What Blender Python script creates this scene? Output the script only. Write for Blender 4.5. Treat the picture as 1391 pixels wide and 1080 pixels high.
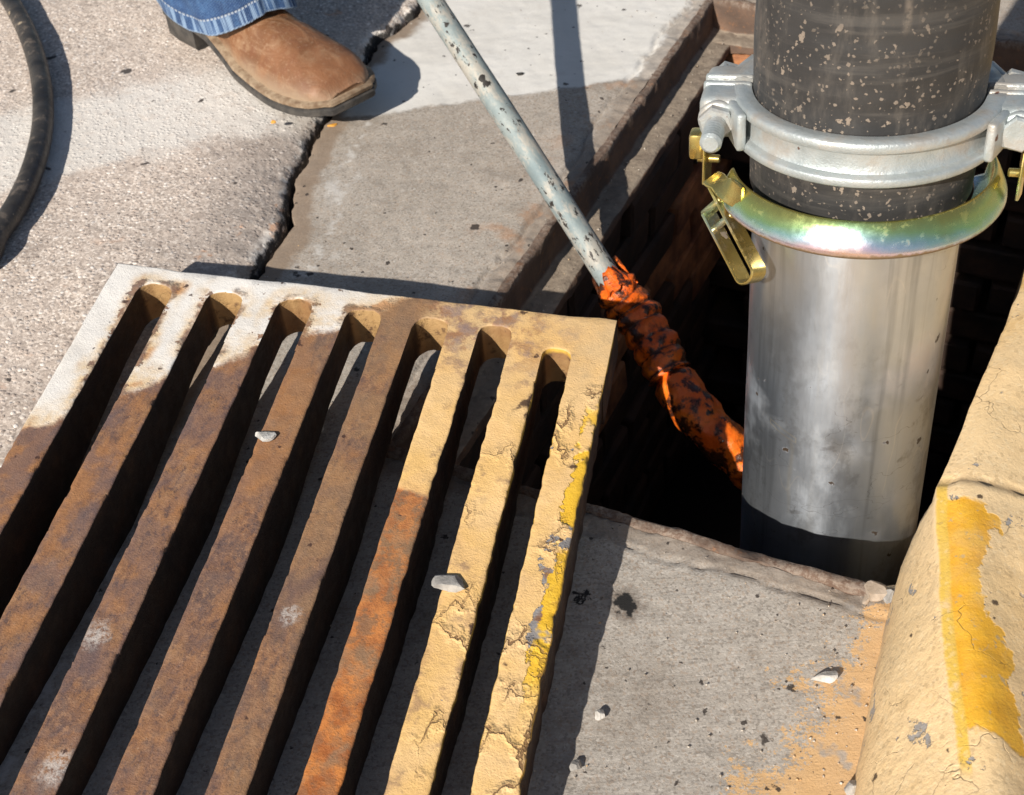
import bpy, bmesh, math, random
import numpy as np
from mathutils import Vector, Matrix, Euler

for o in list(bpy.data.objects):
    bpy.data.objects.remove(o)
SC = bpy.context.scene
COL = SC.collection
random.seed(4)
RNG = np.random.default_rng(7)
R = math.radians

# ------------------------------------------------------------ camera
FPX, IW, IH, CAMH = 1800.0, 1391.0, 1080.0, 1.03
CX, CY = IW / 2, IH / 2
_d = np.array([150.0, -1950.0, -FPX]); _d /= np.linalg.norm(_d)      # world down seen from the camera
_up = -_d
_f = np.array([0, 0, -1.0]); _Y = _f - _up * (_f @ _up); _Y /= np.linalg.norm(_Y)
CR = np.array([np.cross(_Y, _up), _Y, _up])
CC = np.array([0, 0, CAMH])


def ray(px, py):
    return CR @ np.array([(px - CX) / FPX, -(py - CY) / FPX, -1.0])


def G(px, py, z=0.0):
    r = ray(px, py)
    return Vector(CC + r * ((z - CC[2]) / r[2]))


cam_d = bpy.data.cameras.new('camera')
cam = bpy.data.objects.new('camera', cam_d)
COL.objects.link(cam)
cam.matrix_world = Matrix([list(CR[0]) + [0], list(CR[1]) + [0], list(CR[2]) + [CAMH], [0, 0, 0, 1]])
cam_d.sensor_width = 36
cam_d.lens = FPX / IW * 36
cam_d.clip_start = 0.02
cam_d.clip_end = 300
cam_d.dof.use_dof = True
cam_d.dof.focus_distance = 1.32
cam_d.dof.aperture_fstop = 11
SC.camera = cam

# ------------------------------------------------------------ light
SUN_AZ, SUN_EL = 53.5, 32.3           # direction the shadows run, height of the sun
sx, sy = math.cos(R(SUN_AZ)) * math.cos(R(SUN_EL)), math.sin(R(SUN_AZ)) * math.cos(R(SUN_EL))
w = bpy.data.worlds.new('World'); SC.world = w; w.use_nodes = True
nt = w.node_tree
sky = nt.nodes.new('ShaderNodeTexSky'); sky.sky_type = 'NISHITA'; sky.sun_disc = False
sky.sun_elevation = R(SUN_EL); sky.sun_rotation = math.atan2(-sx, -sy)
bg = nt.nodes['Background']; bg.inputs['Strength'].default_value = 0.055
nt.links.new(sky.outputs[0], bg.inputs[0])
sd = bpy.data.lights.new('sun', 'SUN'); sd.energy = 4.9; sd.angle = R(0.55); sd.color = (1, 0.94, 0.85)
sun = bpy.data.objects.new('sun', sd); COL.objects.link(sun)
sun.rotation_euler = Vector((sx, sy, -math.sin(R(SUN_EL)))).to_track_quat('-Z', 'Y').to_euler()
sun.location = (-3, -3, 4)
SC.view_settings.view_transform = 'Standard'
SC.view_settings.look = 'None'
SC.view_settings.gamma = 1
SC.view_settings.exposure = 0.30
SC.view_settings.use_curve_mapping = False


# ------------------------------------------------------------ node helper
class NT:
    def __init__(s, name):
        s.m = bpy.data.materials.new(name); s.m.use_nodes = True
        s.t = s.m.node_tree; s.n = s.t.nodes
        s.b = s.n['Principled BSDF']
        s.co = s.n.new('ShaderNodeTexCoord').outputs['Object']

    def L(s, a, sock):
        if isinstance(a, bpy.types.NodeSocket): s.t.links.new(a, sock)
        elif isinstance(a, (tuple, list)) and sock.type == 'RGBA': sock.default_value = tuple(a) + ((1,) if len(a) == 3 else ())
        else: sock.default_value = a

    def set(s, **k):
        for n, v in k.items(): s.L(v, s.b.inputs[n.replace('_', ' ')])

    def math(s, op, a, b=0.0, c=0.0, clamp=False):
        n = s.n.new('ShaderNodeMath'); n.operation = op; n.use_clamp = clamp
        s.L(a, n.inputs[0]); s.L(b, n.inputs[1]); s.L(c, n.inputs[2]); return n.outputs[0]

    def add(s, a, b): return s.math('ADD', a, b)
    def sub(s, a, b): return s.math('SUBTRACT', a, b)
    def mul(s, a, b): return s.math('MULTIPLY', a, b)
    def mx(s, a, b): return s.math('MAXIMUM', a, b)
    def mn(s, a, b): return s.math('MINIMUM', a, b)

    def vec(s, op, a, b=(0, 0, 0)):
        n = s.n.new('ShaderNodeVectorMath'); n.operation = op
        s.L(a, n.inputs[0]); s.L(b, n.inputs[1]); return n.outputs[0]

    def xyz(s, v=None):
        n = s.n.new('ShaderNodeSeparateXYZ'); s.L(v or s.co, n.inputs[0]); return n.outputs

    def comb(s, x, y, z):
        n = s.n.new('ShaderNodeCombineXYZ')
        for i, v in enumerate((x, y, z)): s.L(v, n.inputs[i])
        return n.outputs[0]

    def map(s, sc=(1, 1, 1), rot=(0, 0, 0), loc=(0, 0, 0), v=None):
        n = s.n.new('ShaderNodeMapping'); s.L(v or s.co, n.inputs[0])
        n.inputs['Scale'].default_value = sc; n.inputs['Rotation'].default_value = rot; n.inputs['Location'].default_value = loc
        return n.outputs[0]

    def noise(s, scale, detail=4, rough=0.55, v=None, dist=0.0, color=False):
        n = s.n.new('ShaderNodeTexNoise'); s.L(v or s.co, n.inputs['Vector'])
        n.inputs['Scale'].default_value = scale; n.inputs['Detail'].default_value = detail
        n.inputs['Roughness'].default_value = rough; n.inputs['Distortion'].default_value = dist
        return n.outputs['Color' if color else 'Fac']

    def vor(s, scale, feature='F1', v=None, rnd=1.0, out='Distance'):
        n = s.n.new('ShaderNodeTexVoronoi'); n.feature = feature; s.L(v or s.co, n.inputs['Vector'])
        n.inputs['Scale'].default_value = scale; n.inputs['Randomness'].default_value = rnd
        return n.outputs[out]

    def warp(s, amt, scale, v=None, detail=3):
        c = s.noise(scale, detail, 0.6, v, color=True)
        d = s.vec('SUBTRACT', c, (0.5, 0.5, 0.5))
        n = s.n.new('ShaderNodeVectorMath'); n.operation = 'SCALE'; s.L(d, n.inputs[0]); n.inputs['Scale'].default_value = amt
        return s.vec('ADD', v or s.co, n.outputs[0])

    def sm(s, v, lo, hi, a=0.0, b=1.0):
        n = s.n.new('ShaderNodeMapRange'); n.interpolation_type = 'SMOOTHSTEP'
        s.L(v, n.inputs[0]); s.L(lo, n.inputs[1]); s.L(hi, n.inputs[2]); s.L(a, n.inputs[3]); s.L(b, n.inputs[4]); return n.outputs[0]

    def mix(s, f, a, b, mode='MIX'):
        n = s.n.new('ShaderNodeMix'); n.data_type = 'RGBA'; n.blend_type = mode
        s.L(f, n.inputs[0]); s.L(a, n.inputs[6]); s.L(b, n.inputs[7]); return n.outputs[2]

    def ramp(s, f, stops, interp='LINEAR'):
        n = s.n.new('ShaderNodeValToRGB'); s.L(f, n.inputs[0]); e = n.color_ramp.elements; n.color_ramp.interpolation = interp
        while len(e) < len(stops): e.new(0.5)
        for i, (p, c) in enumerate(stops): e[i].position = p; e[i].color = tuple(c) + (1,)
        return n.outputs[0]

    def attr(s, name):
        n = s.n.new('ShaderNodeAttribute'); n.attribute_name = name; return n.outputs['Fac']

    def onormal(s):
        return s.n.new('ShaderNodeTexCoord').outputs['Normal']

    def dots(s, scale, rmax, keep, v=None, pw=3.0):
        """round-ish spots: one per cell, kept with probability `keep`, random radius"""
        v = v or s.warp(0.75 / scale, scale * 2.2, detail=4)
        d = s.vor(scale, 'F1', v); c = s.xyz(s.vor(scale, 'F1', v, out='Color'))
        rad = s.mul(s.math('POWER', c[1], pw), rmax)
        m = s.sm(s.sub(d, rad), -0.04, 0.03, 1.0, 0.0)
        return s.mul(m, s.math('LESS_THAN', c[0], keep))

    def bump(s, h, dist=0.001, strength=1.0, normal=None):
        n = s.n.new('ShaderNodeBump'); s.L(h, n.inputs['Height']); n.inputs['Distance'].default_value = dist; n.inputs['Strength'].default_value = strength
        if normal: s.L(normal, n.inputs['Normal'])
        return n.outputs[0]


# ------------------------------------------------------------ mesh helpers
def tag(o, label=None, cat=None, group=None, kind=None):
    for k, v in (('label', label), ('category', cat), ('group', group), ('kind', kind)):
        if v: o[k] = v
    return o


def empty(name, loc=(0, 0, 0), mat=None):
    o = bpy.data.objects.new(name, None); COL.objects.link(o)
    o.empty_display_size = 0.05
    if mat is not None: o.matrix_world = mat
    else: o.location = loc
    bpy.context.view_layer.update()
    return o


def link(name, me, m, parent=None, smooth=True):
    o = bpy.data.objects.new(name, me); COL.objects.link(o)
    if m: me.materials.clear(); me.materials.append(m)
    if smooth: me.polygons.foreach_set('use_smooth', [True] * len(me.polygons))
    if parent: o.parent = parent
    return o


def from_bm(name, bm, m, parent=None, smooth=True, autos=None):
    bmesh.ops.recalc_face_normals(bm, faces=bm.faces)
    if autos:
        for e in bm.edges:
            if len(e.link_faces) == 2 and e.calc_face_angle() > R(autos): e.smooth = False
    me = bpy.data.meshes.new(name); bm.to_mesh(me); bm.free()
    return link(name, me, m, parent, smooth)


def np_mesh(name, V, F, attrs=None):
    V = np.asarray(V, np.float32); F = np.asarray(F, np.int32)
    me = bpy.data.meshes.new(name)
    me.vertices.add(len(V)); me.vertices.foreach_set('co', V.ravel())
    k = F.shape[1]
    me.loops.add(len(F) * k); me.loops.foreach_set('vertex_index', F.ravel())
    me.polygons.add(len(F)); me.polygons.foreach_set('loop_start', np.arange(0, len(F) * k, k, dtype=np.int32))
    for a, val in (attrs or {}).items():
        at = me.attributes.new(a, 'FLOAT', 'POINT'); at.data.foreach_set('value', np.asarray(val, np.float32).ravel())
    me.update(calc_edges=True); me.validate()
    return me


def grid_faces(nr, nc, off=0, wrap=False):
    i = np.arange(nr - 1)[:, None]; j = np.arange(nc if wrap else nc - 1)[None, :]; j2 = (j + 1) % nc
    return (np.stack([i * nc + j, i * nc + j2, (i + 1) * nc + j2, (i + 1) * nc + j], -1).reshape(-1, 4) + off)


def vnoise(x, y, seed=0):
    """value noise in numpy"""
    xi, yi = np.floor(x).astype(np.int64), np.floor(y).astype(np.int64)
    xf, yf = x - xi, y - yi
    u, v = xf * xf * (3 - 2 * xf), yf * yf * (3 - 2 * yf)

    def h(a, b):
        n = (a * 374761393 + b * 668265263 + seed * 974711) & 0x7fffffff
        n = ((n ^ (n >> 13)) * 1274126177) & 0x7fffffff
        return ((n ^ (n >> 16)) & 0xffff) / 65535.0
    return (h(xi, yi) * (1 - u) + h(xi + 1, yi) * u) * (1 - v) + (h(xi, yi + 1) * (1 - u) + h(xi + 1, yi + 1) * u) * v - 0.5


def fbm(x, y, f, oct=4, seed=0):
    x, y = np.asarray(x, float), np.asarray(y, float)
    r = 0; a = 1.0
    for k in range(oct):
        r = r + a * vnoise(x * f + 17.3 * k, y * f - 9.1 * k, seed + k); f *= 2.05; a *= 0.5
    return r


def box(bm, x0, x1, y0, y1, z0, z1, M=None, bev=0.0, seg=1):
    vs = [bm.verts.new((x, y, z)) for x in (x0, x1) for y in (y0, y1) for z in (z0, z1)]
    fs = [bm.faces.new([vs[i] for i in q]) for q in ((0, 1, 3, 2), (4, 6, 7, 5), (0, 4, 5, 1), (2, 3, 7, 6), (0, 2, 6, 4), (1, 5, 7, 3))]
    if bev:
        es = list({e for f in fs for e in f.edges})
        r = bmesh.ops.bevel(bm, geom=es, offset=bev, segments=seg, affect='EDGES', profile=0.5)
        vs = list({v for f in r['faces'] for v in f.verts} | {v for v in vs if v.is_valid})
    if M is not None: bmesh.ops.transform(bm, matrix=M, verts=[v for v in vs if v.is_valid])
    return vs


def tube(bm, pts, rad, n=12, cap=True, twist0=None):
    """swept round tube; rad is a number or one per point"""
    pts = [Vector(p) for p in pts]; k = len(pts)
    rad = [rad] * k if not hasattr(rad, '__len__') else rad
    rings = []; prev = None
    for i, p in enumerate(pts):
        d = (pts[min(i + 1, k - 1)] - pts[max(i - 1, 0)]).normalized()
        if prev is None: a = d.orthogonal().normalized()
        else: a = (prev - d * prev.dot(d)).normalized()
        prev = a; b = d.cross(a)
        rings.append([bm.verts.new(p + (a * math.cos(2 * math.pi * j / n) + b * math.sin(2 * math.pi * j / n)) * rad[i]) for j in range(n)])
    for r0, r1 in zip(rings, rings[1:]):
        for j in range(n): bm.faces.new((r0[j], r0[(j + 1) % n], r1[(j + 1) % n], r1[j]))
    if cap: bm.faces.new(rings[0][::-1]); bm.faces.new(rings[-1])
    return rings


def ribbon(bm, pts, widths, thick, side):
    """flat strip swept along pts; side = list of vectors across the strip"""
    pts = [Vector(p) for p in pts]; k = len(pts); rings = []
    for i, p in enumerate(pts):
        d = (pts[min(i + 1, k - 1)] - pts[max(i - 1, 0)]).normalized()
        s_ = Vector(side[i] if isinstance(side, list) else side); s_ = (s_ - d * s_.dot(d)).normalized()
        nrm = d.cross(s_); w_ = widths[i] if hasattr(widths, '__len__') else widths
        e = thick * 0.35
        prof = ((-w_ / 2, -thick / 2 + e), (-w_ / 2 + e, -thick / 2), (w_ / 2 - e, -thick / 2), (w_ / 2, -thick / 2 + e),
                (w_ / 2, thick / 2 - e), (w_ / 2 - e, thick / 2), (-w_ / 2 + e, thick / 2), (-w_ / 2, thick / 2 - e))
        rings.append([bm.verts.new(p + s_ * a + nrm * b) for a, b in prof])
    for r0, r1 in zip(rings, rings[1:]):
        for j in range(8): bm.faces.new((r0[j], r0[(j + 1) % 8], r1[(j + 1) % 8], r1[j]))
    bm.faces.new(rings[0][::-1]); bm.faces.new(rings[-1])


def lathe(bm, prof, n=96, a0=0.0, a1=2 * math.pi, wob=None):
    """prof: closed=False list of (r,z) revolved about z; partial sweeps get end caps"""
    full = abs(a1 - a0 - 2 * math.pi) < 1e-6
    m = n if full else n + 1
    cols = []
    for i in range(m):
        a = a0 + (a1 - a0) * i / n
        cols.append([bm.verts.new((r * math.cos(a), r * math.sin(a), z)) for r, z in prof])
    for i in range(n):
        c0, c1 = cols[i], cols[(i + 1) % m]
        for j in range(len(prof) - 1): bm.faces.new((c0[j], c1[j], c1[j + 1], c0[j + 1]))
    return cols


def spline(ctrl, n=8):
    P = [Vector(c) for c in ctrl]; P = [P[0] * 2 - P[1]] + P + [P[-1] * 2 - P[-2]]; out = []
    for i in range(1, len(P) - 2):
        for k in range(n):
            t = k / n
            out.append(0.5 * ((2 * P[i]) + (P[i + 1] - P[i - 1]) * t + (2 * P[i - 1] - 5 * P[i] + 4 * P[i + 1] - P[i + 2]) * t * t + (3 * P[i] - P[i - 1] - 3 * P[i + 1] + P[i + 2]) * t ** 3))
    out.append(P[-2]); return out


# site axes: s runs across the opening (left to kerb), t runs along the kerb away from the camera
ES = Vector((math.cos(R(-27.3)), math.sin(R(-27.3)), 0)); ET = Vector((-ES.y, ES.x, 0))


def ST(s, t, z=0.0): return ES * s + ET * t + Vector((0, 0, z))


def st_xy(s, t): return ES.x * s + ET.x * t, ES.y * s + ET.y * t


# ------------------------------------------------------------ materials of the setting
ROAD_Z = 0.036


def mat_road():
    m = NT('exposed_aggregate')
    x, y, z = m.xyz()
    wv = m.warp(0.004, 120)
    cell = m.vor(165, 'F1', wv, out='Color'); cd = m.vor(165, 'F1', wv)
    r = m.xyz(cell)
    cell2 = m.xyz(m.vor(330, 'F1', wv, out='Color'))
    stone = m.ramp(r[0], [(0, (.15, .115, .095)), (.2, (.30, .235, .19)), (.45, (.43, .35, .29)), (.7, (.36, .315, .28)), (.85, (.60, .52, .45)), (.93, (.72, .66, .60)), (1, (.20, .19, .19))])
    fine = m.noise(600, 3, 0.7)
    sand = m.ramp(cell2[0], [(0, (.19, .15, .125)), (.4, (.35, .285, .235)), (.8, (.46, .385, .325)), (1, (.62, .55, .48))])
    keep = m.mul(m.sm(cd, .52, .38), m.math('GREATER_THAN', r[1], .38))
    base = m.mix(keep, sand, stone)
    base = m.mix(m.sm(fine, .3, .75, 0, .35), base, (.50, .42, .355))
    big = m.noise(7, 5, .6)
    base = m.mix(m.sm(big, .35, .7, 0, .35), base, (.47, .39, .33))
    grime = m.sm(m.noise(22, 5, .65), .55, .72, 0, .45)
    base = m.mix(grime, base, (.19, .15, .125))
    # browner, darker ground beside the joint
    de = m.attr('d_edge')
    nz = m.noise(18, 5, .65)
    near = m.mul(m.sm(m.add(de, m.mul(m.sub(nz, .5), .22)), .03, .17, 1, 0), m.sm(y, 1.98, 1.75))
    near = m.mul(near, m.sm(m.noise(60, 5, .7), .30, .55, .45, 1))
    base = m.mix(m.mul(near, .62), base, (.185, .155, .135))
    brkc = m.mul(m.sm(m.add(de, m.mul(m.sub(m.noise(60, 4, .7), .5), .03)), .020, .004), m.sm(m.noise(34, 5, .7), .46, .56))
    base = m.mix(m.mul(brkc, .7), base, (.56, .52, .47))
    rust = m.mul(m.sm(m.noise(28, 4, .6), .60, .70), m.sm(de, .28, .05))
    base = m.mix(m.mul(rust, .55), base, (.40, .17, .06))
    # worn white paint
    n1 = m.mul(m.sub(m.noise(9, 5, .6), .5), .20)
    lo = m.sub(m.sub(y, 1.685), m.mul(m.add(x, .315), .33))
    hi = m.sub(m.add(1.905, m.mul(m.add(x, .415), .27)), y)
    band = m.mul(m.sm(m.add(lo, n1), -.01, .05), m.sm(m.add(hi, n1), -.02, .05))
    band = m.mul(band, m.sm(m.noise(55, 5, .7), .27, .52, .35, 1))
    band = m.mul(band, m.sm(m.add(x, n1), -.22, -.32))
    base = m.mix(m.mul(band, .92), base, m.mix(m.sm(fine, .35, .7), (.44, .405, .365), (.57, .53, .48)))
    spec = m.mx(m.dots(30, .30, .30), m.dots(75, .25, .10))
    base = m.mix(spec, base, (.055, .045, .04))
    base = m.mix(1.0, base, (1.50, 1.52, 1.54), 'MULTIPLY')
    # shade of the open crack painted near black, ragged over the broken edge
    crack_shade = m.sm(m.add(de, m.mul(m.sub(m.noise(70, 5, .75), .5), .022)), .0045, .0005)
    base = m.mix(m.mul(crack_shade, .95), base, (.018, .016, .015))
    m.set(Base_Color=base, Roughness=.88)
    h = m.add(m.mul(m.mul(m.sm(cd, .15, .6, 1, 0), keep), .9), m.add(m.mul(fine, .5), m.mul(cell2[1], .45)))
    m.set(Normal=m.bump(h, .0011, .75))
    return m.m


def mat_gutter():
    m = NT('gutter_concrete')
    x, y, z = m.xyz()
    s_ = m.add(m.mul(x, ES.x), m.mul(y, ES.y)); t_ = m.add(m.mul(x, ET.x), m.mul(y, ET.y))
    n1 = m.noise(5, 6, .62); n2 = m.noise(45, 5, .65); n3 = m.noise(420, 3, .7)
    base = m.mix(m.sm(n1, .3, .7), (.39, .335, .28), (.475, .415, .355))
    base = m.mix(m.sm(n2, .35, .7, 0, .5), base, (.30, .265, .225))
    base = m.mix(m.sm(n3, .35, .7, 0, .35), base, (.46, .41, .355))
    base = m.mix(m.sm(n3, .5, .25, 0, .35), base, (.17, .145, .12))
    # near slab is a cooler grey
    nearm = m.sm(t_, 1.12, .92)
    cool = m.mix(m.sm(n2, .3, .7), (.33, .295, .255), (.43, .39, .345))
    cool = m.mix(m.sm(n3, .35, .75, 0, .5), cool, (.53, .485, .43))
    cool = m.mix(m.sm(n3, .45, .22, 0, .45), cool, (.15, .135, .12))
    base = m.mix(m.mul(nearm, .85), base, cool)
    # sand grains, broom drag lines, stains
    gr_ = m.xyz(m.vor(430, 'F1', m.warp(.003, 300), out='Color'))
    base = m.mix(m.mul(m.math('GREATER_THAN', gr_[0], .84), .34), base, (.60, .555, .50))
    base = m.mix(m.mul(m.math('LESS_THAN', gr_[0], .13), .42), base, (.14, .12, .10))
    base = m.mix(m.mul(m.math('GREATER_THAN', gr_[1], .86), .35), base, (.36, .25, .17))
    drag = m.noise(55, 5, .7, m.map((.35, 3.2, 1), (0, 0, R(-9))))
    base = m.mix(m.mul(m.sm(drag, .52, .68), m.mul(nearm, .45)), base, (.22, .195, .17))
    stain = m.sm(m.noise(8, 6, .68, m.map(loc=(5, 5, 0))), .50, .66)
    base = m.mix(m.mul(stain, .38), base, (.21, .165, .125))
    # light pits and aggregate showing
    agg = m.dots(150, .34, .28)
    base = m.mix(m.mul(agg, .6), base, (.56, .52, .46))
    # brown dirt along the joint
    de = m.attr('d_edge')
    dirt = m.sm(m.add(de, m.mul(m.sub(m.noise(30, 4), .5), .03)), .048, .034)
    base = m.mix(m.mul(dirt, .8), base, m.mix(n2, (.235, .165, .11), (.30, .22, .155)))
    pale = m.mul(m.sm(m.math('ABSOLUTE', m.sub(m.add(de, m.mul(m.sub(m.noise(14, 4), .5), .12)), .075)), .02, .0), m.sm(n2, .45, .6))
    base = m.mix(m.mul(pale, .75), base, (.64, .61, .57))
    # broken strip beside the iron frame
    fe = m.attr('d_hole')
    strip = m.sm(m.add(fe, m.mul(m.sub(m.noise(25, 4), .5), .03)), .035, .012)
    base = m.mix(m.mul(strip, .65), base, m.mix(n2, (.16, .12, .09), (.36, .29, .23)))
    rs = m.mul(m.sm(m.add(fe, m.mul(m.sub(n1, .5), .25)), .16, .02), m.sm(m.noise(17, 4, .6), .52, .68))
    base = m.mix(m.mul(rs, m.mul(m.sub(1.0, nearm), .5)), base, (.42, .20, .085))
    # white road paint over the far end of the slab
    wl = m.sub(m.sub(y, 1.789), m.mul(x, .12))
    wm = m.sm(m.add(wl, m.add(m.mul(m.sub(m.noise(14, 4), .5), .035), m.mul(m.sub(m.noise(120, 3), .5), .012))), -.004, .006)
    wm = m.mul(wm, m.sm(m.add(fe, m.mul(m.sub(m.noise(20, 5, .7), .5), .10)), .018, .036, .25, 1))
    wm = m.mul(wm, m.sm(m.add(de, m.mul(m.sub(m.noise(26, 4), .5), .05)), .02, .045))
    wm = m.mul(wm, m.sm(s_, -.600, -.606))
    wear = m.sm(m.noise(70, 5, .7), .25, .42, .75, 1)
    wcol = m.mix(m.sm(n1, .3, .7), (.66, .63, .58), (.76, .735, .69))
    wcol = m.mix(m.sm(m.noise(24, 5, .7), .55, .75, 0, .35), wcol, (.50, .45, .39))
    base = m.mix(m.mul(wm, wear), base, wcol)
    # kerb paint that ran onto the near slab
    ov = m.add(m.sub(s_, m.add(-.165, m.mul(m.sub(t_, .60), .25))), m.mul(m.sub(m.noise(13, 6, .7), .5), .26))
    om = m.mul(m.sm(ov, -.05, .10), m.sm(t_, .885, .85))
    om = m.sm(m.add(m.mul(om, .58), m.add(m.mul(m.noise(240, 5, .8), .75), m.mul(m.noise(60, 5, .7), .35))), .90, .98)
    base = m.mix(m.mul(om, .92), base, m.mix(n2, (.62, .37, .155), (.66, .43, .22)))
    greyp = m.mul(m.sm(m.noise(20, 4, .6), .60, .68), m.sm(s_, -.15, -.09))
    base = m.mix(m.mul(greyp, m.mul(nearm, .8)), base, (.36, .33, .30))
    # tar spots, and the one black blot on the near slab
    sp = m.mx(m.dots(26, .26, .35, None, 5.0), m.mx(m.dots(60, .30, .22), m.dots(130, .32, .12)))
    base = m.mix(m.mul(sp, .92), base, (.035, .026, .022))
    wv = m.warp(.034, 90, detail=5)
    bx, by, bz = m.xyz(wv)
    c = G(850, 818, 0)
    dd = m.math('SQRT', m.add(m.math('POWER', m.sub(bx, c.x), 2.0), m.math('POWER', m.mul(m.sub(by, c.y), .75), 2.0)))
    base = m.mix(m.sm(dd, .024, .010, 0, .55), base, (.12, .09, .07))
    base = m.mix(m.sm(dd, .0125, .008), base, (.012, .011, .011))
    c2 = G(790, 813, 0)
    d2 = m.math('SQRT', m.add(m.math('POWER', m.sub(bx, c2.x), 2.0), m.math('POWER', m.sub(by, c2.y), 2.0)))
    base = m.mix(m.sm(m.math('ABSOLUTE', m.sub(d2, .005)), .004, .001), base, (.02, .018, .018))
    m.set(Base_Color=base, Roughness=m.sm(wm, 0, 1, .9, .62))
    h = m.add(m.mul(n3, .45), m.add(m.mul(n2, .5), m.add(m.mul(gr_[2], .22), m.mul(drag, .5))))
    h = m.sub(h, m.mul(wm, m.mul(h, .6)))
    m.set(Normal=m.bump(h, .0015, .85))
    return m.m


def mat_kerb():
    m = NT('kerb_paint')
    x, y, z = m.xyz()
    s_ = m.add(m.mul(x, ES.x), m.mul(y, ES.y)); t_ = m.add(m.mul(x, ET.x), m.mul(y, ET.y))
    n1 = m.noise(6, 5, .6); n2 = m.noise(40, 5, .65); n3 = m.noise(260, 3, .7)
    cream = m.mix(m.sm(n1, .3, .7), (.76, .52, .25), (.82, .59, .325))
    cream = m.mix(m.sm(n2, .5, .75, 0, .4), cream, (.64, .41, .18))
    cream = m.mix(m.sm(m.noise(3.5, 4), .45, .7, 0, .35), cream, (.70, .54, .33))
    # bright yellow undercoat where the cream has worn off (a patch on the shoulder, a thin line along the arris)
    e = m.attr('across')                     # distance from the arris, + towards the top
    wob = m.mul(m.sub(m.noise(17, 5, .62), .5), .055)
    rt = m.add(m.add(.024, m.mul(m.sm(m.math('ABSOLUTE', m.sub(t_, .805)), .0, .055), .030)), m.mul(wob, 1.7))
    brk_ = m.mul(m.sub(m.noise(110, 4, .65), .5), .009)
    patch = m.mul(m.sm(m.add(m.sub(e, rt), brk_), .0015, -.0015), m.sm(m.add(e, m.mul(brk_, .2)), -.003, .002))
    patch = m.mul(patch, m.mul(m.sm(m.add(t_, m.mul(wob, .8)), .652, .656), m.sm(m.add(t_, wob), .893, .887)))
    line = m.mul(m.sm(m.math('ABSOLUTE', m.add(e, .003)), .0055, .003), m.mul(m.sm(t_, .61, .63), m.sm(t_, .93, .90)))
    line = m.mul(line, m.sm(n2, .25, .45))
    ycol = m.mix(m.sm(n2, .3, .7), (.74, .36, .02), (.80, .44, .04))
    col = m.mix(patch, cream, ycol)
    worn = m.mul(patch, m.sm(m.noise(70, 5, .7), .60, .64))
    col = m.mix(m.mul(worn, .8), col, (.46, .34, .18))
    col = m.mix(m.mul(line, .9), col, (.72, .46, .06))
    far = m.mul(m.sm(t_, 1.1, 1.3), m.sm(m.noise(10, 4), .45, .6))
    col = m.mix(m.mul(far, .7), col, (.62, .33, .03))
    edge_w = m.mul(m.mul(patch, m.sub(1.0, patch)), 4.0)
    grit = m.xyz(m.vor(300, 'F1', m.warp(.002, 300), out='Color'))
    col = m.mix(m.mul(m.mul(m.math('LESS_THAN', grit[0], .08), .30), m.sub(1.0, patch)), col, (.30, .20, .10))
    col = m.mix(m.mul(m.mul(m.math('GREATER_THAN', grit[0], .88), .25), m.sub(1.0, patch)), col, (.82, .66, .42))
    dustm = m.sm(m.noise(11, 6, .7, m.map(loc=(3, 3, 3))), .47, .66)
    col = m.mix(m.mul(dustm, .25), col, (.58, .44, .26))
    low = m.mul(m.sm(z, .035, .0), m.sm(m.noise(35, 5, .7), .42, .58))
    col = m.mix(m.mul(low, .65), col, (.36, .295, .21))
    # bare concrete chips
    chip = m.mul(m.sm(m.add(m.noise(21, 6, .70), m.mul(m.sm(z, .05, .0), .055)), .625, .645), m.sm(n1, .34, .52))
    chip = m.mul(chip, m.sub(1.0, patch))
    col = m.mix(chip, col, m.mix(n2, (.24, .215, .20), (.40, .37, .34)))
    # hairline cracks and specks
    wv = m.warp(.03, 25)
    ck = m.mul(m.sm(m.vor(22, 'DISTANCE_TO_EDGE', wv), .012, .0), m.sm(m.noise(9, 3), .50, .60))
    col = m.mix(m.mul(ck, .40), col, (.30, .19, .09))
    sp = m.mx(m.dots(26, .24, .35), m.dots(70, .25, .10))
    col = m.mix(m.mul(sp, .92), col, (.06, .035, .02))
    joint = m.attr('joint')
    col = m.mix(m.mul(joint, .7), col, (.22, .13, .06))
    m.set(Base_Color=col, Roughness=m.sm(patch, 0, 1, .62, .5))
    face = m.sm(e, .0, -.012)
    lumps = m.mul(m.noise(95, 4, .6), m.sm(face, 0, 1, .25, 1.3))
    h = m.add(m.mul(lumps, .5), m.add(m.mul(n2, .35), m.add(m.mul(n3, .32), m.add(m.mul(grit[1], .12), m.mul(patch, -.18)))))
    h = m.sub(h, m.add(m.mul(chip, 1.0), m.mul(ck, .5)))
    m.set(Normal=m.bump(h, .0028, .75))
    return m.m


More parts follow.
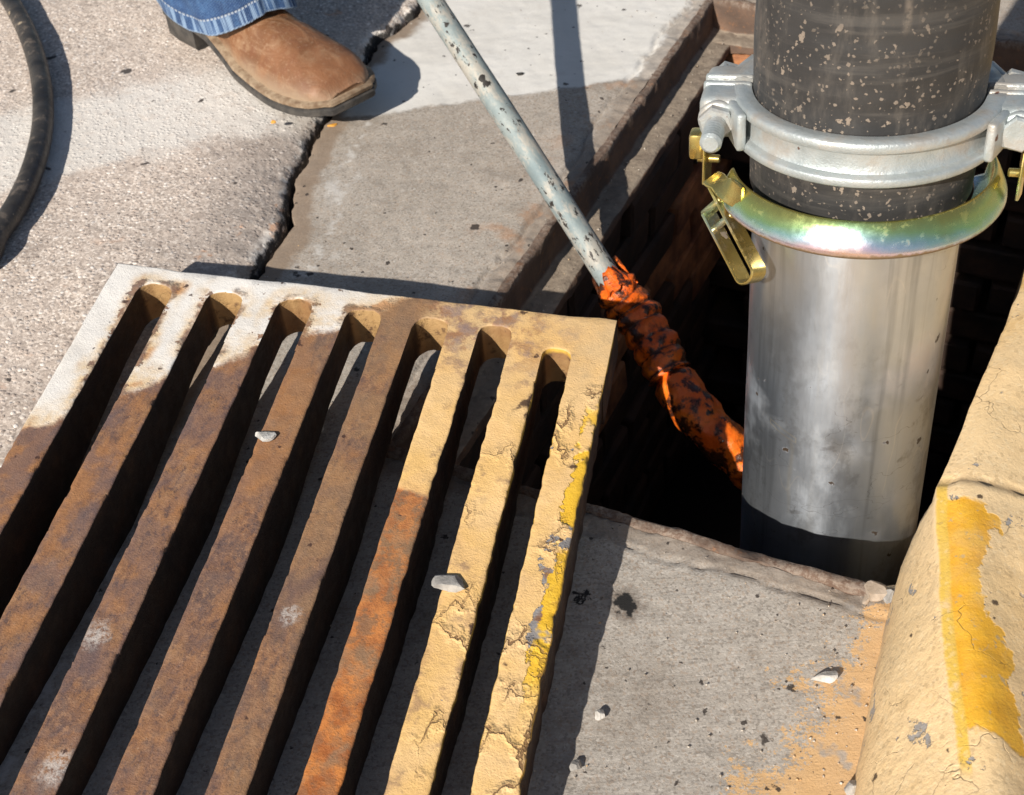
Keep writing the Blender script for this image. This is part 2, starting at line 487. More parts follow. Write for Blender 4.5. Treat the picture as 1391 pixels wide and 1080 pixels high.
def mat_dark_iron():
    m = NT('old_iron_frame')
    n1 = m.noise(14, 5, .65); n2 = m.noise(90, 4, .65)
    nz = m.xyz(m.onormal())[2]
    col = m.mix(m.sm(n1, .3, .7), (.085, .055, .04), (.17, .10, .065))
    col = m.mix(m.sm(n2, .55, .7, 0, .6), col, (.30, .13, .05))
    top = m.mix(m.sm(n2, .3, .7), (.21, .165, .125), (.31, .25, .19))
    top = m.mix(m.sm(n1, .55, .75, 0, .7), top, (.16, .12, .09))
    top = m.mix(m.mx(m.dots(55, .35, .3), m.dots(120, .3, .2)), top, (.06, .045, .035))
    top = m.mix(m.dots(60, .25, .08, m.map(loc=(3, 1, 2))), top, (.62, .56, .48))
    edge = m.sm(m.xyz()[2], -.012, -.002)
    col = m.mix(m.mul(edge, m.sm(n1, .35, .6, .2, .85)), col, m.mix(m.sm(m.noise(150, 5, .75), .40, .60), (.135, .085, .06), (.29, .235, .19)))
    col = m.mix(m.mul(m.sm(nz, .6, .9), m.sm(m.xyz()[2], -.02, -.03)), col, top)
    m.set(Base_Color=col, Roughness=.85, Normal=m.bump(m.add(n2, m.mul(n1, 1.2)), .003, .8))
    return m.m


def simple(name, c1, c2, scale=30, rough=.8, metal=0.0, bump=.001, detail=5, spots=None):
    m = NT(name)
    n1 = m.noise(scale, detail, .62)
    col = m.mix(m.sm(n1, .32, .68), c1, c2)
    if spots: col = m.mix(m.dots(spots[0], .35, spots[1]), col, spots[2])
    m.set(Base_Color=col, Roughness=rough, Metallic=metal, Normal=m.bump(m.add(n1, m.mul(m.noise(scale * 6, 3), .4)), bump, .8))
    return m.m


M_ROAD, M_GUT, M_KERB, M_IRON = mat_road(), mat_gutter(), mat_kerb(), mat_dark_iron()
M_PIT = simple('dark_pit_concrete', (.012, .010, .009), (.03, .024, .02), 12, .8, bump=.006)  # near-black mottled concrete for the pit walls and floor
M_BRICK = simple('shaded_pit_brick', (.017, .0125, .010), (.070, .036, .021), 11, .8, bump=.004)  # bricks taken near black, the pit's shade put into their colour
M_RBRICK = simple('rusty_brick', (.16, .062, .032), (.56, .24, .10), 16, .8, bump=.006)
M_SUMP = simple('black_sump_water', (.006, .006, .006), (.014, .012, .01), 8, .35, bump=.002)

# ------------------------------------------------------------ ground: road and gutter
TC = np.array([-3.0, .30, .528, .765, .93, 1.129, 1.25, 1.36, 1.44, 1.58, 1.70, 1.80, 2.1, 6.0])
SCK = np.array([-.76, -.80, -.851, -.900, -.905, -.921, -.975, -1.0, -1.036, -1.052, -1.075, -1.062, -1.10, -1.30])


def s_crack(t):
    t = np.asarray(t, float)
    return np.interp(t, TC, SCK) + fbm(t, t * 0 + 3, 9, 6, 5) * .026


H_S0, H_T0, H_T1 = -.612, .861, 2.018      # concrete edge of the opening
TT = np.concatenate([np.linspace(-2.0, .25, 20)[:-1], np.arange(.25, 2.45, .0042), np.linspace(2.45, 5.0, 22)])


def road_mesh():
    base = np.concatenate([[-.022, -.010, -.001], np.cumsum(np.concatenate([[0.0006], np.full(24, .0020), np.full(200, .0044), np.linspace(.01, .6, 24)]))])
    t = TT[:, None]; d = base[None, :] + 0 * t
    s = s_crack(t) - d
    rag = np.abs(fbm(s, t, 48, 4, 11)) * .012
    z = ROAD_Z + fbm(s, t, 3, 3, 1) * .006 + fbm(s, t, 30, 2, 2) * .0009 + fbm(s, t, 150, 2, 8) * .0010
    z = z - .035 * np.clip((.98 - t) / .35, 0, 1) * np.exp(-(d / .16) ** 2)
    z = z - .024 * np.exp(-(np.maximum(d, 0) / .075))
    close = np.clip(1 - d / .012, 0, 1)
    z = z - close ** 3 * (.003 + .010 * np.clip(fbm(s, t, 90, 3, 3) + .3, 0, 1)) - rag * close * .8 - np.clip(fbm(s, t, 26, 3, 14), 0, 1) * np.clip(1 - d / .06, 0, 1) * .009
    z = np.where(d < 0, np.where(d < -.015, -.095, np.where(d < -.005, -.090, z - .028 - rag)), z)
    x, y = st_xy(s, t)
    return np_mesh('road', np.stack([x, y, z], -1).reshape(-1, 3), grid_faces(len(TT), len(base)), {'d_edge': d})


def gutter_height(s, t, de, dh):
    z = fbm(s, t, 3, 3, 21) * .005 + fbm(s, t, 60, 3, 22) * .0010
    z = z - np.clip(1 - de / .02, 0, 1) ** 2 * (.006 + .006 * fbm(s, t, 60, 3, 24))
    wig = fbm(t + s, s * 0 + 7, 14, 5, 31) * .016
    groove = np.exp(-((dh - .027 - wig) / .0035) ** 2) * (t > .9) * .006
    groove2 = np.exp(-((dh - .026 - wig) / .0019) ** 2) * (t < .9) * np.clip((s + .52) / .1, 0, 1) * .004
    brk = np.clip(1 - dh / .03, 0, 1) * np.abs(fbm(s, t, 45, 4, 33)) * .010
    return z - groove - groove2 - brk


def gutter_mesh():
    V, F, DE, DH = [], [], [], []; off = 0

    def patch(s, t, dh, z=None):
        nonlocal off
        de = s - s_crack(t)
        zz = gutter_height(s, t, de, dh) if z is None else z
        x, y = st_xy(s, t)
        V.append(np.stack([x, y, zz], -1).reshape(-1, 3)); F.append(grid_faces(s.shape[0], s.shape[1], off))
        DE.append(de.ravel()); DH.append(dh.ravel()); off += s.size

    def dist(s, t):
        ds = np.where(s < H_S0, H_S0 - s, 0); dt = np.where(t < H_T0, H_T0 - t, np.where(t > H_T1, t - H_T1, 0))
        return np.hypot(ds, dt)
    # strip between joint and opening (and on past it both ways)
    t = TT[:, None]; sc = s_crack(t) + .006 + np.abs(fbm(t, t * 0 + 9, 30, 5, 41)) * .014
    u = np.concatenate([[0, .002, .006], np.linspace(.012, 1, 112)])[None, :]
    s = sc + (H_S0 - sc) * u + 0 * t
    dh = dist(s, t); de = s - s_crack(t); z = gutter_height(s, t, de, dh)
    z[:, 0] = -.095
    patch(s, t + 0 * s, dh, z)
    # wall of the slab down the opening's left side
    tl = t[(t[:, 0] >= H_T0) & (t[:, 0] <= H_T1)][:, :1]
    # near slab and slab beyond the opening
    for sel in ((TT < H_T0), (TT > H_T1)):
        tt = TT[sel]
        tt = np.concatenate([tt, [H_T0]]) if tt[0] < H_T0 else np.concatenate([[H_T1], tt])
        t2 = tt[:, None]; s2 = np.linspace(H_S0, .14, 190)[None, :] + 0 * t2; t2 = t2 + 0 * s2
        patch(s2, t2, dist(s2, t2))
    me = np_mesh('gutter', np.concatenate(V), np.concatenate(F), {'d_edge': np.concatenate(DE), 'd_hole': np.concatenate(DH)})
    return me


tag(link('road', road_mesh(), M_ROAD), kind='structure')
tag(link('gutter', gutter_mesh(), M_GUT), kind='structure')
# the rest of the ground, out to the horizon
bm = bmesh.new()
box(bm, -90, -14.2, -90, 90, -.2, ROAD_Z - .004); 
for (x0, x1, y0, y1) in ((-14.2, .1, -90, -1.99), (-14.2, .1, 4.99, 90)): box(bm, x0, x1, y0, y1, -.2, ROAD_Z - .004)
bmesh.ops.transform(bm, matrix=Matrix.Rotation(R(-27.3), 4, 'Z'), verts=bm.verts)
for f in bm.faces: pass
me = bpy.data.meshes.new('ground'); bm.to_mesh(me); bm.free()
for a in ('d_edge',):
    at = me.attributes.new(a, 'FLOAT', 'POINT'); at.data.foreach_set('value', [1.0] * len(me.vertices))
tag(link('ground', me, M_ROAD, smooth=False), kind='structure')
bm = bmesh.new(); box(bm, .62, 90, -90, 90, -.2, .105)
bmesh.ops.transform(bm, matrix=Matrix.Rotation(R(-27.3), 4, 'Z'), verts=bm.verts)
tag(from_bm('pavement', bm, simple('pavement_concrete', (.32, .28, .24), (.40, .355, .31), 8), smooth=False), kind='structure')


# ------------------------------------------------------------ kerb
def kerb_mesh():
    t = np.concatenate([np.linspace(-2, .3, 16)[:-1], np.arange(.3, 1.35, .006), np.arange(1.35, 2.6, .02), np.linspace(2.6, 5, 12)])
    zt = .12
    e_s = np.interp(t, [.2, .53, .616, .693, .789, .87, .905, 1.24, 2.2], [.07, .055, .0375, .0145, -.011, -.030, -.037, -.012, .005])
    toe = np.interp(t, [.2, .6, .785, .87, .905, 1.3], [-.015, -.034, -.048, -.052, -.050, -.02])
    toe_z = np.where(t < .90, -.012, -.30)
    jt = .915
    # profile parameters: (kind, value)
    cols = []; acr = []
    face_u = np.concatenate([[-.6], np.linspace(0, 1, 22)])
    for u in face_u:
        uu = max(u, 0)
        if u < 0: s = toe - .03 * (t < .9); z = toe_z - .02; a = -.2
        else:
            ease = uu ** 1.25 if True else uu
            s = toe + (e_s - toe) * (uu - .28 * np.sin(uu * math.pi) * (t < .9))
            z = np.where(t < .9, -.012 + (zt + .012) * uu ** .95, -.30 + (zt + .30) * uu)
            a = -(1 - uu) * .13 - .0075
        cols.append((s, z + 0 * t)); acr.append(a)
    # rounded arris then top
    for k in range(1, 7):
        ang = k / 6 * math.pi / 2; r = .014
        cols.append((e_s + r * math.sin(ang) * .9, zt + r * .35 * math.sin(ang) + 0 * t)); acr.append(-.0075 + .015 * k / 6)
    for d in np.concatenate([np.arange(.018, .20, .006), np.linspace(.21, .60, 14)]):
        drop = np.interp(t, [.3, .62, .80, .90, 1.2], [1.35, 1.25, .75, .30, .12]) * np.clip(d - .030, 0, 1) ** 1.25 * 1.0
        drop = drop * np.clip((.5 - d) / .2, 0, 1) + .02 * (1 - np.clip((.5 - d) / .2, 0, 1))
        s = e_s + d
        s = np.where(d > .5, .62 * (d - .5) / .1 + s * (1 - (d - .5) / .1), s)
        cols.append((s, zt + .005 - drop + .004 * np.exp(-((d - .03) / .03) ** 2))); acr.append(d)
    S = np.stack([c[0] for c in cols], 1); Z = np.stack([c[1] for c in cols], 1); A = np.array(acr)[None, :] + 0 * S; Tt = t[:, None] + 0 * S
    nz = fbm(S * 1.0 + Z, Tt, 8, 3, 51) * .0042 + fbm(S + Z, Tt, 45, 3, 52) * .0016 + fbm(S + Z, Tt, 110, 2, 53) * .0012
    facey = np.clip(-A / .02, 0, 1)
    S = S + nz * np.where(A < 0, .8, .3); Z = Z + nz * np.where(A < 0, .2, .6)
    jl = jt + .012 * fbm(S * 6, S * 0, 2, 2, 77) + np.clip(A, 0, .2) * .18
    joint = np.exp(-((Tt - jl) / .0035) ** 2) * np.clip((A + .05) / .04, 0, 1)
    Z = Z - joint * .004 - np.where(Tt > jl, .003, 0)
    x, y = st_xy(S, Tt)
    return np_mesh('kerb', np.stack([x, y, Z], -1).reshape(-1, 3), grid_faces(len(t), S.shape[1]), {'across': A, 'joint': joint})


tag(link('kerb', kerb_mesh(), M_KERB), 'weathered cream and yellow painted concrete kerb curving past the open drain', 'kerb')

# ------------------------------------------------------------ catch basin
I_S0, I_T0, I_T1 = -.556, .915, 1.962       # clear opening inside the ledge
PIT_Z = -.95
bm = bmesh.new()
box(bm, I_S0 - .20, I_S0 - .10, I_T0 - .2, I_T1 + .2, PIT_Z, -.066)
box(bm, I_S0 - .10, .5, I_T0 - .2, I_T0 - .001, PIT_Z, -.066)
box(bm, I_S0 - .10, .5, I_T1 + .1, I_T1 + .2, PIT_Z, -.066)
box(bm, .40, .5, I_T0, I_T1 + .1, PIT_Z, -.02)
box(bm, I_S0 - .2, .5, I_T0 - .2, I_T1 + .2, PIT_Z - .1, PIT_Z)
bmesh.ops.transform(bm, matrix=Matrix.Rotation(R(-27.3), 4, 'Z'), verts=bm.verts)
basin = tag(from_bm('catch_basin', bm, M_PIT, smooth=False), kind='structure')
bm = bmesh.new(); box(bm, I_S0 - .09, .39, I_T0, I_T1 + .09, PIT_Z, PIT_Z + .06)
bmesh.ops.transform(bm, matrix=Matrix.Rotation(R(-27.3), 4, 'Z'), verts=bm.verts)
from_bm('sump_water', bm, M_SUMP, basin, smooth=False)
ROT = Matrix.Rotation(R(-27.3), 4, 'Z')


def brick_shape(L, mat):
    b = bmesh.new(); box(b, -.05, .05, -L / 2, L / 2, -.031, .031, bev=.006)
    for v in b.verts: v.co += Vector((random.uniform(-.003, .003), random.uniform(-.003, .003), random.uniform(-.002, .002)))
    me = bpy.data.meshes.new('brick'); b.to_mesh(me); b.free(); me.materials.append(mat); return me


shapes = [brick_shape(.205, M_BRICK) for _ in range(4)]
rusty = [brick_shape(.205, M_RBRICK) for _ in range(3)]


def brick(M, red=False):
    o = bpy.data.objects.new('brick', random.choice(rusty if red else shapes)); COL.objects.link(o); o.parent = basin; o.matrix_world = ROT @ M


for row in range(12):
    z = -.10 - row * .072
    for k in range(6):
        tpos = I_T0 + .04 + k * .215 + (row % 2) * .105
        if tpos > I_T1 + .02: continue
        brick(Matrix.Translation((I_S0 - .052 + random.uniform(-.006, .008), tpos, z)) @ Matrix.Rotation(random.uniform(-.03, .03), 4, 'Z'), (row, k) in ((3, 4), (4, 4), (5, 4), (2, 4), (3, 3), (3, 2), (4, 2), (2, 2)))
    for k in range(5):
        spos = I_S0 + .06 + k * .215 + (row % 2) * .1
        brick(Matrix.Translation((spos, I_T1 + .052 + random.uniform(-.008, .006), z)) @ Matrix.Rotation(R(90) + random.uniform(-.03, .03), 4, 'Z'), row == 0 and k == 0)


# iron frame of the opening
def rail_mesh(L, seed):
    n = int(L / .008); y = np.linspace(0, L, n)[:, None]
    prof = [(-.012, -.060), (-.012, .0010), (-.0105, .0025), (-.002, .0025), (0, .0), (.0, -.040), (.003, -.0495), (.009, -.0515), (.020, -.0515), (.032, -.0515), (.042, -.0520), (.0445, -.0540), (.0445, -.066)]
    px = np.array([p[0] for p in prof])[None, :] + 0 * y; pz = np.array([p[1] for p in prof])[None, :] + 0 * y; yy = y + 0 * px
    px = px + fbm(yy, pz * 30, 20, 4, seed) * .0030 * (px > -.011); pz = pz + fbm(yy, px * 30, 34, 5, seed + 3) * .0042 - np.clip(fbm(yy, px * 0 + seed, 55, 3, seed + 9), 0, 1) * .006 * (pz > -.01)
    return np_mesh('rail', np.stack([px, yy, pz], -1).reshape(-1, 3), grid_faces(n, len(prof)))


frame = tag(empty('drain_ledge', mat=Matrix.Translation(ST(H_S0, H_T0))), 'rusty recessed iron ledge lining the open square drain hole', 'drain ledge')
for (s0, t0, L, ang, sd_) in ((H_S0 + .012, H_T0 + .0128, H_T1 - H_T0 - .0256, 0, 1), (.40, H_T0 + .0125, .40 - H_S0 - .0008, 90, 2), (H_S0 + .0008, H_T1 - .0125, .40 - H_S0, -90, 3)):
    o = link('frame_rail', rail_mesh(L, sd_ * 10), M_IRON, frame)
    o.matrix_world = ROT @ Matrix.Translation((s0, t0, 0)) @ Matrix.Rotation(R(ang), 4, 'Z')
bpy.context.view_layer.update()


# ------------------------------------------------------------ grate
SHEAR = -.048            # the casting is very slightly out of square
def mat_grate():
    m = NT('cast_iron_patina')
    x, y, z = m.xyz()
    x = m.mul(m.sub(x, m.mul(y, SHEAR)), 1 / GK)
    n1 = m.noise(9, 5, .6); n2 = m.noise(48, 5, .65); n3 = m.noise(230, 4, .7); nA = m.noise(20, 4, .6, m.map(loc=(4, 2, 0)))
    # rust: brown, violet and tan clouds
    st = m.map((1, .55, 1))
    rust = m.ramp(m.noise(26, 6, .68, st, dist=.4), [(.26, (.095, .068, .066)), (.40, (.175, .115, .092)), (.50, (.25, .140, .082)), (.60, (.30, .172, .088)), (.72, (.36, .25, .165))])
    rust = m.mix(m.sm(n3, .52, .72, 0, .5), rust, (.30, .155, .07))
    rust = m.mix(m.sm(n3, .47, .30, 0, .6), rust, (.075, .055, .055))
    fleck = m.noise(130, 4, .75, m.map((1, .6, 1)))
    rust = m.mix(m.sm(fleck, .52, .62, 0, .65), rust, (.37, .225, .13))
    rust = m.mix(m.sm(fleck, .47, .37, 0, .75), rust, (.085, .058, .058))
    blot = m.noise(52, 6, .72, m.map((1, .7, 1), loc=(3, 6, 2)))
    rust = m.mix(m.sm(blot, .50, .62, 0, .5), rust, (.125, .085, .078))
    rust = m.mix(m.sm(blot, .46, .36, 0, .45), rust, (.36, .19, .085))
    vio = m.mul(m.sm(x, .42, .06), m.sm(nA, .42, .56))
    lg = m.noise(13, 5, .65, m.map((1, .5, 1), loc=(6, 2, 5)), dist=.6)
    rust = m.mix(m.sm(lg, .50, .62, 0, .62), rust, m.mix(n2, (.36, .165, .055), (.44, .24, .10)))
    rust = m.mix(m.sm(lg, .47, .36, 0, .62), rust, m.mix(n2, (.085, .055, .060), (.15, .105, .108)))
    rust = m.mix(m.vor(1, out='Distance') if False else m.mul(m.sm(n3, .62, .70), .5), rust, (.50, .40, .30))
    rust = m.mix(m.mul(vio, .6), rust, (.155, .118, .122))
    grey = m.mul(m.sm(y, -.45, -.75), m.sm(n2, .52, .66))
    rust = m.mix(m.mul(grey, .55), rust, (.22, .19, .17))
    rust = m.mix(1.0, rust, (.90, .80, .74), 'MULTIPLY')
    # tan film on the middle bars
    tan = m.mul(m.sm(m.add(m.add(x, m.mul(y, .16)), m.mul(m.sub(n1, .5), .22)), .20, .36), m.sm(nA, .36, .55, .25, 1))
    rust = m.mix(m.mul(tan, .58), rust, m.mix(n2, (.23, .130, .062), (.36, .225, .115)))
    # orange fresh rust on the sixth bar
    ob = m.mul(m.sm(m.math('ABSOLUTE', m.sub(m.add(x, m.mul(m.sub(n1, .5), .05)), .4365)), .050, .026), m.sm(m.add(y, m.mul(m.sub(n1, .5), .15)), -.262, -.285))
    orange = m.mix(m.sm(n2, .35, .65), (.34, .105, .026), (.56, .20, .045))
    orange = m.mix(m.sm(n3, .55, .75, 0, .6), orange, (.17, .085, .045))
    orange = m.mix(m.mul(m.sm(m.noise(60, 5, .72), .45, .58), m.sm(y, -.55, -.36, .45, .9)), orange, (.20, .115, .062))
    orange = m.mix(m.mul(m.sm(nA, .50, .62), .6), orange, (.26, .17, .10))
    rust = m.mix(m.mul(ob, m.sm(y, -.25, -.60, .65, 1)), rust, orange)
    # cream paint on the right
    cl = m.add(m.sub(x, m.sm(y, -.262, -.285, .398, .472)), m.add(m.mul(m.sub(n1, .5), .07), m.mul(m.sub(n2, .5), .02)))
    cm = m.sm(cl, -.012, .018)
    cm = m.mul(cm, m.sm(m.add(m.mul(cl, 8), m.mul(nA, 1.2)), .25, .75, .35, 1))
    cream = m.mix(m.sm(n1, .3, .7), (.69, .43, .170), (.77, .515, .245))
    cream = m.mix(m.sm(n2, .52, .72, 0, .55), cream, (.45, .31, .155))
    cream = m.mix(m.mul(m.sm(y, -.05, -.20), m.sm(nA, .4, .62, 0, .3)), cream, (.72, .44, .11))
    dull = m.sm(y, -.20, -.03, 0, .55)
    cream = m.mix(m.mul(dull, m.sm(n1, .35, .6)), cream, (.47, .34, .195))
    # thin paint, stained through at the top rail
    st2 = m.mul(m.sm(m.noise(24, 5, .65), .54, .66), m.sm(x, .60, .50))
    cream = m.mix(m.mul(st2, .6), cream, (.26, .15, .10))
    zr = m.mul(m.sm(y, -.13, -.05), m.mul(m.sm(x, .31, .37), m.sm(x, .60, .47)))
    sr = m.noise(31, 6, .68, m.map(loc=(2, 2, 8)))
    cream = m.mix(m.mul(m.mul(zr, m.sm(sr, .44, .58)), .8), cream, m.mix(m.sm(n2, .4, .6), (.25, .11, .06), (.235, .165, .155)))
    # flakes: bare grey iron, bright yellow beneath, mostly along the right edge
    wv = m.warp(.035, 45, detail=4)
    fl = m.noise(24, 5, .66, m.map(loc=(7, 3, 1)))
    edge = m.sm(m.add(x, m.mul(m.sub(n2, .5), .02)), .566, .598)
    zone = m.mul(m.sm(y, -.10, -.16), m.sm(y, -.50, -.44))
    thr = m.sub(.660, m.mul(m.mul(edge, zone), .15))
    flake = m.mul(m.sm(m.sub(fl, thr), -.004, .004), m.sm(x, .48, .51))
    yel = m.mul(m.sm(m.noise(15, 4, .6, m.map(loc=(2, 9, 4))), .45, .50), m.mul(zone, m.sm(m.add(edge, m.mul(m.sub(m.noise(40, 5, .7), .5), 1.5)), .66, .74)))
    greyc = m.mix(n2, (.17, .155, .15), (.33, .31, .30))
    greyc = m.mix(m.sm(nA, .58, .66), greyc, (.22, .11, .06))
    paint = m.mix(flake, cream, greyc)
    paint = m.mix(m.mul(yel, .95), paint, m.mix(n2, (.68, .37, .012), (.80, .50, .03)))
    # crack lines where the film lifts
    ck0 = m.vor(19, 'DISTANCE_TO_EDGE', m.warp(.075, 20, m.map((1, .72, 1)), detail=5))
    cg = m.mul(m.sm(m.noise(10, 3, .5, m.map(loc=(3, 8, 2))), .44, .56), m.mul(m.sm(x, .47, .52), m.sm(y, -.05, -.11)))
    ck = m.mul(m.sm(ck0, .030, .010), cg)
    paint = m.mix(m.mul(ck, .85), paint, (.17, .085, .035))
    col = m.mix(cm, rust, paint)
    # white road paint at the upper left
    wl = m.add(m.sub(m.sub(y, -.272), m.mul(x, .74)), m.add(m.mul(m.sub(n1, .5), .07), m.mul(m.sub(n2, .5), .03)))
    wm = m.sm(wl, -.006, .010)
    hole = m.attr('slot_dist')
    hr = m.sm(m.add(hole, m.mul(m.sub(n2, .5), .022)), .0075, .0005)
    whole = m.mul(hr, m.sm(nA, .42, .56))
    wcol = m.mix(m.sm(n1, .3, .7), (.66, .62, .57), (.76, .73, .69))
    warm = m.mx(m.sm(wl, .07, .0, 0, .75), m.mul(m.sm(m.add(hole, m.mul(m.sub(n1, .5), .05)), .024, .0), .9))
    wcol = m.mix(m.mul(warm, m.sm(nA, .36, .58)), wcol, (.66, .46, .23))
    wcol = m.mix(m.mul(warm, m.sm(nA, .54, .64)), wcol, (.44, .19, .06))
    wcol = m.mix(m.dots(60, .28, .22), wcol, (.22, .15, .11))
    chips = m.sm(m.add(m.noise(38, 5, .7, m.map(loc=(8, 1, 3))), m.sm(hole, .016, .0, 0, .11)), .665, .675)
    wm = m.mul(wm, m.sub(1.0, m.mul(m.mx(chips, whole), .9)))
    col = m.mix(wm, col, wcol)
    for (px, py, rr) in ((131, 863, .016), (393, 838, .012), (75, 1045, .02)):
        q = GM.inverted() @ grate_pt(px, py)
        dx = m.sub(m.xyz()[0], q.x); dy = m.mul(m.sub(y, q.y), .7)
        d = m.math('SQRT', m.add(m.mul(dx, dx), m.mul(dy, dy)))
        f = m.mul(m.sm(m.add(d, m.mul(m.sub(n2, .5), .03)), rr, rr * .2), m.sm(m.noise(170, 4, .75), .38, .58))
        col = m.mix(m.mul(f, .75), col, (.52, .47, .43))
    # sides: bare brown rust with shade painted in, a wash of paint on the slot ends
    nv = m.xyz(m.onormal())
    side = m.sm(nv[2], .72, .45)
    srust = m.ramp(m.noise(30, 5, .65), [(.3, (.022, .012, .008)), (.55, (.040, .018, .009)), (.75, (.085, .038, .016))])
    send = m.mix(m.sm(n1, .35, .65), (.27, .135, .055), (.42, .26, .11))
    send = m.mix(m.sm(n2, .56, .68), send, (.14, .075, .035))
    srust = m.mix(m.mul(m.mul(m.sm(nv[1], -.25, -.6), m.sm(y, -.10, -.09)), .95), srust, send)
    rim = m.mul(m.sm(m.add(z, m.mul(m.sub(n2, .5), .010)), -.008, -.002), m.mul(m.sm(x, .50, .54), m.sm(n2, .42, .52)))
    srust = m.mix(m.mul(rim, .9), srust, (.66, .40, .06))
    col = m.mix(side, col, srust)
    sp = m.mul(m.mx(m.dots(34, .27, .28), m.mx(m.dots(80, .28, .13), m.dots(15, .16, .25))), m.sub(1.0, side))
    col = m.mix(m.mul(sp, .92), col, (.05, .022, .016))
    m.set(Base_Color=col, Roughness=m.sm(n2, .3, .7, .55, .8), Metallic=0.0)
    h = m.add(m.mul(n3, .35), m.mul(n2, .75))
    h = m.add(h, m.mul(m.mul(cm, m.sub(1.0, m.mx(flake, yel))), 1.0))
    h = m.sub(h, m.mul(m.mul(ck, cm), .9)); h = m.add(h, m.mul(wm, .8))
    lift = m.mul(m.mul(m.sm(ck0, .16, .0), cg), cm)
    h = m.add(h, m.mul(lift, 1.1))
    m.set(Normal=m.bump(m.add(h, m.mul(m.noise(520, 2, .7), .35)), .0018, .9))
    return m.m


_q = (.099, .030, .082)


def grate_pt(px, py):
    r = ray(px, py); n = np.array([-_q[1], -_q[2], 1.0]); k = _q[0] + _q[1] * .2 - _q[2] * 1.2
    return Vector(CC + r * ((k - n @ CC) / (n @ r)))


gTL, gTR = grate_pt(160, 357), grate_pt(838, 435)
gx = (gTR - gTL).normalized(); gn = Vector((-_q[1], -_q[2], 1)).normalized(); gy = gn.cross(gx)
GM = Matrix([[gx.x, gy.x, gn.x, gTL.x], [gx.y, gy.y, gn.y, gTL.y], [gx.z, gy.z, gn.z, gTL.z], [0, 0, 0, 1]])
GW, GL, GT = (gTR - gTL).length, .86, .054
GK = GW / .600
SLOTS = [(.042, .087), (.130, .175), (.216, .259), (.299, .342), (.378, .419), (.454, .491), (.529, .560)]
ARC = [-.027, -.027, -.025, -.029, -.030, -.030, -.053]
SLOTS = [(a * GK, b * GK) for a, b in SLOTS]
Y_SEAM = -.105
M_GRATE = mat_grate()
grate = tag(empty('drain_grate', mat=GM), 'heavy rusty slotted iron drain grate with white and yellow paint, lying askew beside the hole', 'drain grate')


def edge_wob(yv, seed, amp=.0009): return fbm(yv, np.zeros_like(yv) + seed, 11, 3, seed) * amp * .35 + fbm(yv, np.zeros_like(yv) + seed, 75, 3, seed + 1) * amp


def slot_edges(i, yv):
    """left and right x of slot i along y (wobbling cast edges)"""
    a, b = SLOTS[i]
    return a + edge_wob(yv, 60 + i, .0009 if i < 5 else .0017), b + edge_wob(yv, 80 + i, .0009 if i < 5 else .0017)


def bar(i):
    yv = np.linspace(Y_SEAM, -GL - Y_SEAM, 330)
    xl = edge_wob(yv, 99) if i == 0 else slot_edges(i - 1, yv)[1]
    xr = GW + edge_wob(yv, 98, .0022) if i == 7 else slot_edges(i, yv)[0]
    c = .0022; tp = .0025
    prof = []   # (x array, z array) round the section
    nick = np.clip(fbm(yv, yv * 0 + i * 7.7, 60, 3, 17) - .35, 0, 1) * .02
    W = xr - xl
    K = 9
    gt = GT + .022 * np.clip((Y_SEAM - yv) / .20, 0, 1) * np.clip((yv + GL + Y_SEAM + .0) / .10, 0, 1)
    sec = [(xl + tp * 1.2, -gt), (xl + tp * .5, -GT * .5 + 0 * yv), (xl, -c - nick), (xl + c * .3, -c * .3 - nick)]
    for k in range(K):
        u = k / (K - 1); xx = xl + c + (W - 2 * c) * u
        sec.append((xx, fbm(yv, xx, 25, 3, 7) * .0012))
    sec += [(xr - c * .3, -c * .3 - nick), (xr, -c - nick), (xr - tp * .5, -GT * .5 + 0 * yv), (xr - tp * 1.2, -gt)]
    X = np.stack([a for a, b in sec], 1); Z = np.stack([b for a, b in sec], 1); Y = yv[:, None] + 0 * X
    n = X.shape[1]
    F = grid_faces(len(yv), n, wrap=True)
    sdist = np.minimum(np.where(i > 0, X - xl[:, None], 1), np.where(i < 7, xr[:, None] - X, 1))
    X = X + SHEAR * Y
    return np_mesh('bar', np.stack([X, Y, Z], -1).reshape(-1, 3), F, {'slot_dist': sdist})


for i in range(8): link('bar', bar(i), M_GRATE, grate)


